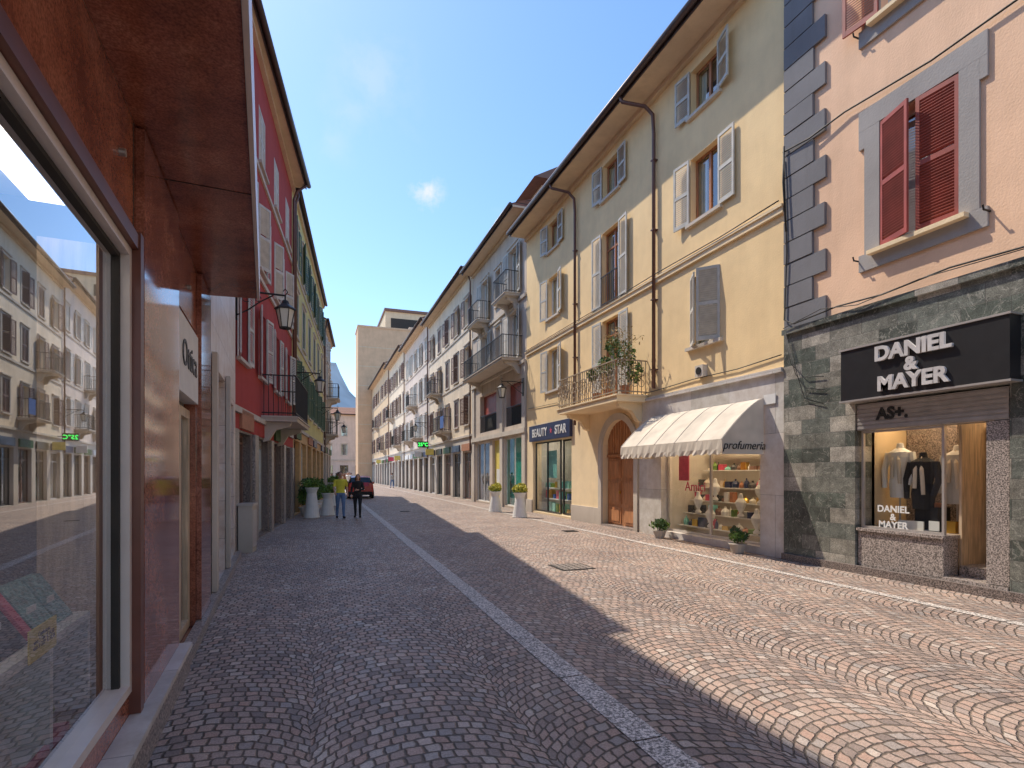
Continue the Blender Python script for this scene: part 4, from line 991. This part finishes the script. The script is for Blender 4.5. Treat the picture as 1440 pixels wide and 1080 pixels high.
# ------------------------------------------------------------------ people
def person(name, h, pose, top, legs, hair, sleeves='long', longhair=False):
    k = h/1.75; A = Acc()
    def T(pts, rs, n=12): A.tube([tuple(c for c in p) for p in pts], rs, n)
    hips = {'L': (.09, 0, .92), 'R': (-.09, 0, .92)}
    for sd, sg in (('L', 1), ('R', -1)):
        st = pose['stride']*sg
        foot = (sg*.10, -st, .07 if st > 0 else .09); knee = (sg*.10, -st*.5-.04, .50)
        T([hips[sd], (sg*.098, -st*.2-.01, .75), knee, (sg*.10, -st*.8+.01, .30), foot], [.100, .088, .060, .056, .040])
        T([(foot[0], foot[1]+.05, .05), (foot[0]+sg*.01, foot[1]-.06, .048), (foot[0]+sg*.02, foot[1]-.17, .035)], [.042, .047, .032])
    w = pose.get('w', 1.0)
    A.lathe(0, 0, [(.02, .84), (.15, .87), (.172*w, .95), (.155*w, 1.06), (.158*w, 1.15), (.182*w, 1.28), (.195*w, 1.38), (.17*w, 1.445), (.07, 1.49), (.055, 1.52)], 20, 1.0, .62)
    A.tube([(0, .01, 1.44), (0, -.005, 1.56)], [.055, .052], 12)
    A.ball((0, -.01, 1.635), .076, .094, .115, 18, 12)
    A.ball((0, -.035, 1.565), .05, .055, .045)
    A.tube([(0, -.095, 1.655), (0, -.118, 1.62), (0, -.10, 1.612)], [.008, .015, .012], 6)
    for sg in (1, -1): A.ball((sg*.078, 0, 1.63), .012, .022, .032, 8, 6)
    hands = []
    for sd, sg in (('L', 1), ('R', -1)):
        sh = (sg*.19*w, 0, 1.41); el, wr = pose['arms'][sd]
        A.ball(sh, .06, .06, .06)
        T([sh, ((sh[0]+el[0])/2, (sh[1]+el[1])/2, (sh[2]+el[2])/2), el], [.056, .05, .042]); T([el, wr], [.043, .028])
        d = (Vector(wr)-Vector(el)).normalized(); hp = Vector(wr)+d*.05
        T([wr, tuple(hp), tuple(hp+d*.045)], [.026, .036, .033]); hands.append((Vector(wr), d, hp, sg))
    me = bpy.data.meshes.new("t"); me.from_pydata(A.v, [], A.f); o = bpy.data.objects.new("t", me); COL.objects.link(o)
    bm = bmesh.new(); bm.from_mesh(me); bmesh.ops.recalc_face_normals(bm, faces=bm.faces); bm.to_mesh(me); bm.free()
    m = o.modifiers.new("r", 'REMESH'); m.mode = 'VOXEL'; m.voxel_size = .012
    s = o.modifiers.new("s", 'SMOOTH'); s.iterations = 3
    dg = bpy.context.evaluated_depsgraph_get(); nm = bpy.data.meshes.new_from_object(o.evaluated_get(dg)); bpy.data.objects.remove(o)
    nm.name = "body"
    for mm in ('skin', top, legs, 'cloth_black'): nm.materials.append(MT[mm])
    for p in nm.polygons:
        c = p.center; i = 1
        handd = min((c-hp).length for _, _, hp, _ in hands)
        if c.z > 1.485: i = 0
        elif handd < .085: i = 0
        elif c.z < .085: i = 3
        elif c.z < .95 and abs(c.x) < .185: i = 2
        elif sleeves == 'short':
            for sd in ('L', 'R'):
                el, wr = pose['arms'][sd]; a = Vector(el); b = Vector(wr)
                t = max(0, min(1, (c-a).dot(b-a)/(b-a).length_squared))
                if ((a+(b-a)*t)-c).length < .065: i = 0
        p.material_index = i; p.use_smooth = True
    G = Acc()
    for wr, d, hp, sg in hands:
        side = d.cross(Vector((sg, 0, 0)));
        if side.length < .2: side = Vector((0, -1, 0))
        side.normalize(); inn = d.cross(side).normalized()
        if inn.x*sg > 0: inn = -inn
        for j, (off, L) in enumerate(((.024, .068), (.008, .078), (-.008, .072), (-.023, .056))):
            b = hp+d*.04+side*off
            G.tube([b, b+d*L*.5+inn*.006, b+d*L*.85+inn*.022], [.0085, .008, .006], 6)
        b = hp+side*.03; G.tube([b, b+side*.02+d*.03+inn*.01, b+side*.022+d*.055+inn*.02], [.011, .0095, .007], 6)
    Hh = Acc()
    Hh.ball((0, .012, 1.662), .086, .097, .105, 18, 12)
    if longhair:
        Hh.tube([(0, .05, 1.66), (0, .07, 1.55), (0, .075, 1.42)], [.08, .085, .05], 12)
        for sg in (1, -1): Hh.tube([(sg*.07, .0, 1.68), (sg*.082, .0, 1.58), (sg*.085, .0, 1.46)], [.02, .032, .018], 8)
    F = Acc()
    for sg in (1, -1): F.ball((sg*.030, -.098, 1.645), .013, .008, .007, 8, 6)
    F.tube([(-.022, -.092, 1.58), (0, -.099, 1.578), (.022, -.092, 1.58)], .005, 5)
    return [nm, G, Hh, F, k, name, hair]
def place(pd, loc, rz):
    nm, G, Hh, F, k, name, hair = pd
    e = empty(name, loc, rz); e.scale = (k, k, k)
    o = bpy.data.objects.new("body", nm); COL.objects.link(o); o.parent = e
    G.obj("fingers", MT['skin'], e, True)
    h = Hh.obj("hair", MT[hair], e, True)
    bm = bmesh.new(); bm.from_mesh(h.data)
    dele = [f for f in bm.faces if (f.calc_center_median().y < -.045 and f.calc_center_median().z < 1.70) or (f.calc_center_median().z < 1.60 and f.calc_center_median().y < .02 and abs(f.calc_center_median().x) < .075)]
    bmesh.ops.delete(bm, geom=dele, context='FACES'); bm.to_mesh(h.data); bm.free()
    F.obj("eyes_and_mouth", MT['hair'], e, True); return e
swing = {'stride': .16, 'arms': {'L': ((.25, .06, 1.14), (.25, -.04, .90)), 'R': ((-.25, -.02, 1.14), (-.22, -.20, .98))}}
fold = {'stride': .13, 'w': .88, 'arms': {'L': ((.24, .0, 1.14), (.03, -.16, 1.12)), 'R': ((-.24, .0, 1.14), (-.24, -.10, .90))}}
pm = person("man_walking", 1.74, swing, 'lime', 'jeans', 'hair', 'short')
pw = person("woman_walking", 1.64, fold, 'cloth_black', 'cloth_black', 'hairred', 'long', True)
place(pm, (.80, 21.3, .004), R(5)); place(pw, (1.43, 21.4, .004), R(-8))
p2 = person("pedestrian", 1.7, swing, 'cloth_grey', 'jeans', 'hair'); p3 = person("pedestrian", 1.65, fold, 'terra', 'cloth_black', 'hairred', 'long', True); p4 = person("pedestrian", 1.75, swing, 'white', 'cloth_black', 'hair', 'short')
for i, (x, y_) in enumerate(((1.6, 52), (2.3, 55), (2.9, 60), (1.9, 50), (3.6, 66), (2.6, 58), (4.3, 78), (3.4, 84), (3.0, 57), (7.9, 62), (2.1, 47), (1.5, 45), (3.1, 64), (1.35, 42), (2.5, 50), (3.9, 70))):
    place((p2, p3, p4)[i % 3], (x, y_, .004), random.uniform(-1.2, 1.2)+(math.pi if i % 2 else 0))

# ------------------------------------------------------------------ car
def car(loc, rz):
    e = empty("red_hatchback_car", loc, rz)
    st = [(-1.95, .70, .74, .70, .62, .34, .52, .78, .80), (-1.88, .76, .82, .78, .60, .26, .55, .92, 1.05), (-1.62, .78, .85, .81, .60, .22, .58, .95, 1.38), (-1.2, .78, .86, .82, .61, .20, .58, .95, 1.46),
        (-.3, .78, .86, .82, .62, .20, .58, .93, 1.49), (.4, .78, .86, .82, .60, .20, .57, .92, 1.42), (1.0, .78, .86, .80, .70, .20, .57, .91, .97), (1.6, .77, .84, .76, .62, .21, .55, .80, .86), (1.95, .66, .70, .64, .5, .30, .50, .66, .70)]
    g = Acc(); vs = []
    for y, a, b, c, d, z0, z1, z2, z3 in st:
        vs += [(-a, y, z0), (-b, y, z1), (-c, y, z2), (-d, y, z3), (-d*.5, y, z3+.025), (d*.5, y, z3+.025), (d, y, z3), (c, y, z2), (b, y, z1), (a, y, z0)]
    n = 10
    for j in range(len(st)-1):
        for i in range(n):
            mi = 0
            if i in (2, 6) and 1 <= j <= 5: mi = 1
            if i in (3, 4, 5) and j in (1, 5): mi = 1
            if i == 9: mi = 2
            g.add([vs[j*n+i], vs[j*n+(i+1) % n], vs[(j+1)*n+(i+1) % n], vs[(j+1)*n+i]], [(0, 1, 2, 3)], mi)
    g.add(vs[:n], [tuple(range(n))]); g.add(vs[-n:], [tuple(range(n))])
    o = g.obj("bodywork", [MT['carred'], MT['carglass'], MT['tyre']], e)
    bm = bmesh.new(); bm.from_mesh(o.data); bmesh.ops.remove_doubles(bm, verts=bm.verts, dist=.001); bmesh.ops.recalc_face_normals(bm, faces=bm.faces); bm.to_mesh(o.data); bm.free()
    for sx in (-1, 1):
        g = Acc(); g.box(sx*.62-.12, sx*.62+.12, -1.97, -1.86, .74, 1.0); g.obj("tail_light", MT['taill'], e)
        g = Acc(); g.box(sx*.90-.07, sx*.90+.07, .55, .68, .92, 1.06); g.obj("door_mirror", MT['carred'], e)
        for y in (-1.25, 1.2):
            g = Acc(); g.tube([(sx*.66, y, .31), (sx*.87, y, .31)], .31, 20); g.obj("tyre", MT['tyre'], e)
            g = Acc(); g.tube([(sx*.85, y, .31), (sx*.885, y, .31)], .19, 12); g.obj("wheel_rim", MT['alu'], e)
    g = Acc(); g.box(-.26, .26, -1.99, -1.955, .58, .70); g.obj("number_plate", MT['white'], e)
    g = Acc(); g.box(-.76, .76, -2.02, -1.90, .28, .46); g.obj("rear_bumper", MT['tyre'], e)
    g = Acc(); g.add([(-.55, -1.90, 1.0), (.55, -1.90, 1.0), (.48, -1.66, 1.36), (-.48, -1.66, 1.36)], [(0, 1, 2, 3)]); g.obj("rear_window", MT['carglass'], e)
car((2.75, 38.8, .004), R(-3))

# ------------------------------------------------------------------ light, sky
EL, AZ = 55.7, -31.8
w = bpy.data.worlds.new("World"); scene.world = w; w.use_nodes = True
nt = w.node_tree; bg = nt.nodes["Background"]
def wn(ty, **kw):
    n = nt.nodes.new(ty)
    for k_, v_ in kw.items(): setattr(n, k_, v_)
    return n
def wm(op, a, b=None, cl=False):
    n = wn("ShaderNodeMath", operation=op); n.use_clamp = cl
    for i, v_ in enumerate((a, b)):
        if v_ is None: continue
        if isinstance(v_, bpy.types.NodeSocket): nt.links.new(v_, n.inputs[i])
        else: n.inputs[i].default_value = v_
    return n.outputs[0]
sky = wn("ShaderNodeTexSky"); sky.sky_type = 'NISHITA'; sky.sun_disc = False
sky.sun_elevation = R(EL); sky.sun_rotation = R(AZ); sky.air_density = 1.0; sky.dust_density = 0.5; sky.ozone_density = 2.0; sky.altitude = 200
hs = wn("ShaderNodeHueSaturation"); hs.inputs["Saturation"].default_value = 1.14; hs.inputs["Value"].default_value = 1.8
nt.links.new(sky.outputs[0], hs.inputs["Color"])
tc = wn("ShaderNodeTexCoord")
mp = wn("ShaderNodeMapping"); mp.inputs["Scale"].default_value = (1.0, 1.4, 2.0); mp.inputs["Rotation"].default_value = (.9, .5, 1.4)
nt.links.new(tc.outputs["Generated"], mp.inputs[0])
nz = wn("ShaderNodeTexNoise"); nz.inputs["Scale"].default_value = 3.2; nz.inputs["Detail"].default_value = 6; nz.inputs["Roughness"].default_value = .62; nz.inputs["Distortion"].default_value = .5
nt.links.new(mp.outputs[0], nz.inputs["Vector"])
nf = wn("ShaderNodeTexNoise"); nf.inputs["Scale"].default_value = 16; nf.inputs["Detail"].default_value = 5; nf.inputs["Roughness"].default_value = .65
nt.links.new(tc.outputs["Generated"], nf.inputs["Vector"])
thin = wm('MULTIPLY', wm('SUBTRACT', nz.outputs[0], .58), .6, True)
mask = thin
for c, r, st in (((.166, .874, .457), .042, .8), ((.076, .813, .578), .09, .14), ((.048, .84, .54), .07, .10), ((.02, .864, .503), .05, .10)):
    v = Vector(c).normalized()
    dn = wn("ShaderNodeVectorMath", operation='DISTANCE'); nt.links.new(tc.outputs["Generated"], dn.inputs[0]); dn.inputs[1].default_value = v
    f = wm('SUBTRACT', 1.0, wm('DIVIDE', dn.outputs["Value"], r), True)
    p_ = wm('MULTIPLY', wm('MULTIPLY', wm('SUBTRACT', wm('ADD', nf.outputs[0], wm('MULTIPLY', f, .25)), .54), 4.0, True), wm('MULTIPLY', f, st*1.6, True), True)
    mask = wm('MAXIMUM', mask, p_)
mask = wm('MINIMUM', mask, .8)
mx = wn("ShaderNodeMix"); mx.data_type = 'RGBA'; mx.inputs[7].default_value = (6.4, 6.5, 6.6, 1)
nt.links.new(mask, mx.inputs[0]); nt.links.new(hs.outputs[0], mx.inputs[6]); nt.links.new(mx.outputs[2], bg.inputs[0])
bg.inputs[1].default_value = 0.15
sun = bpy.data.lights.new("sun", 'SUN'); sun.energy = 5.0; sun.angle = R(.5); sun.color = (1.0, .90, .75)
so = bpy.data.objects.new("sun", sun); COL.objects.link(so)
d = Vector((.36, -.58, -1.0)).normalized(); so.rotation_euler = d.to_track_quat('-Z', 'Y').to_euler(); so.location = (0, 0, 40)

# ------------------------------------------------------------------ camera
cam = bpy.data.cameras.new("camera"); cam.lens = 19.0; cam.sensor_width = 36; cam.shift_y = 125/1440
cam.clip_start = .05; cam.clip_end = 6000
co = bpy.data.objects.new("camera", cam); COL.objects.link(co); co.location = (0, 0, 1.7); co.rotation_euler = (R(90), 0, R(-19.76))
scene.camera = co
scene.view_settings.view_transform = 'Standard'; scene.view_settings.look = 'None'; scene.view_settings.exposure = 0
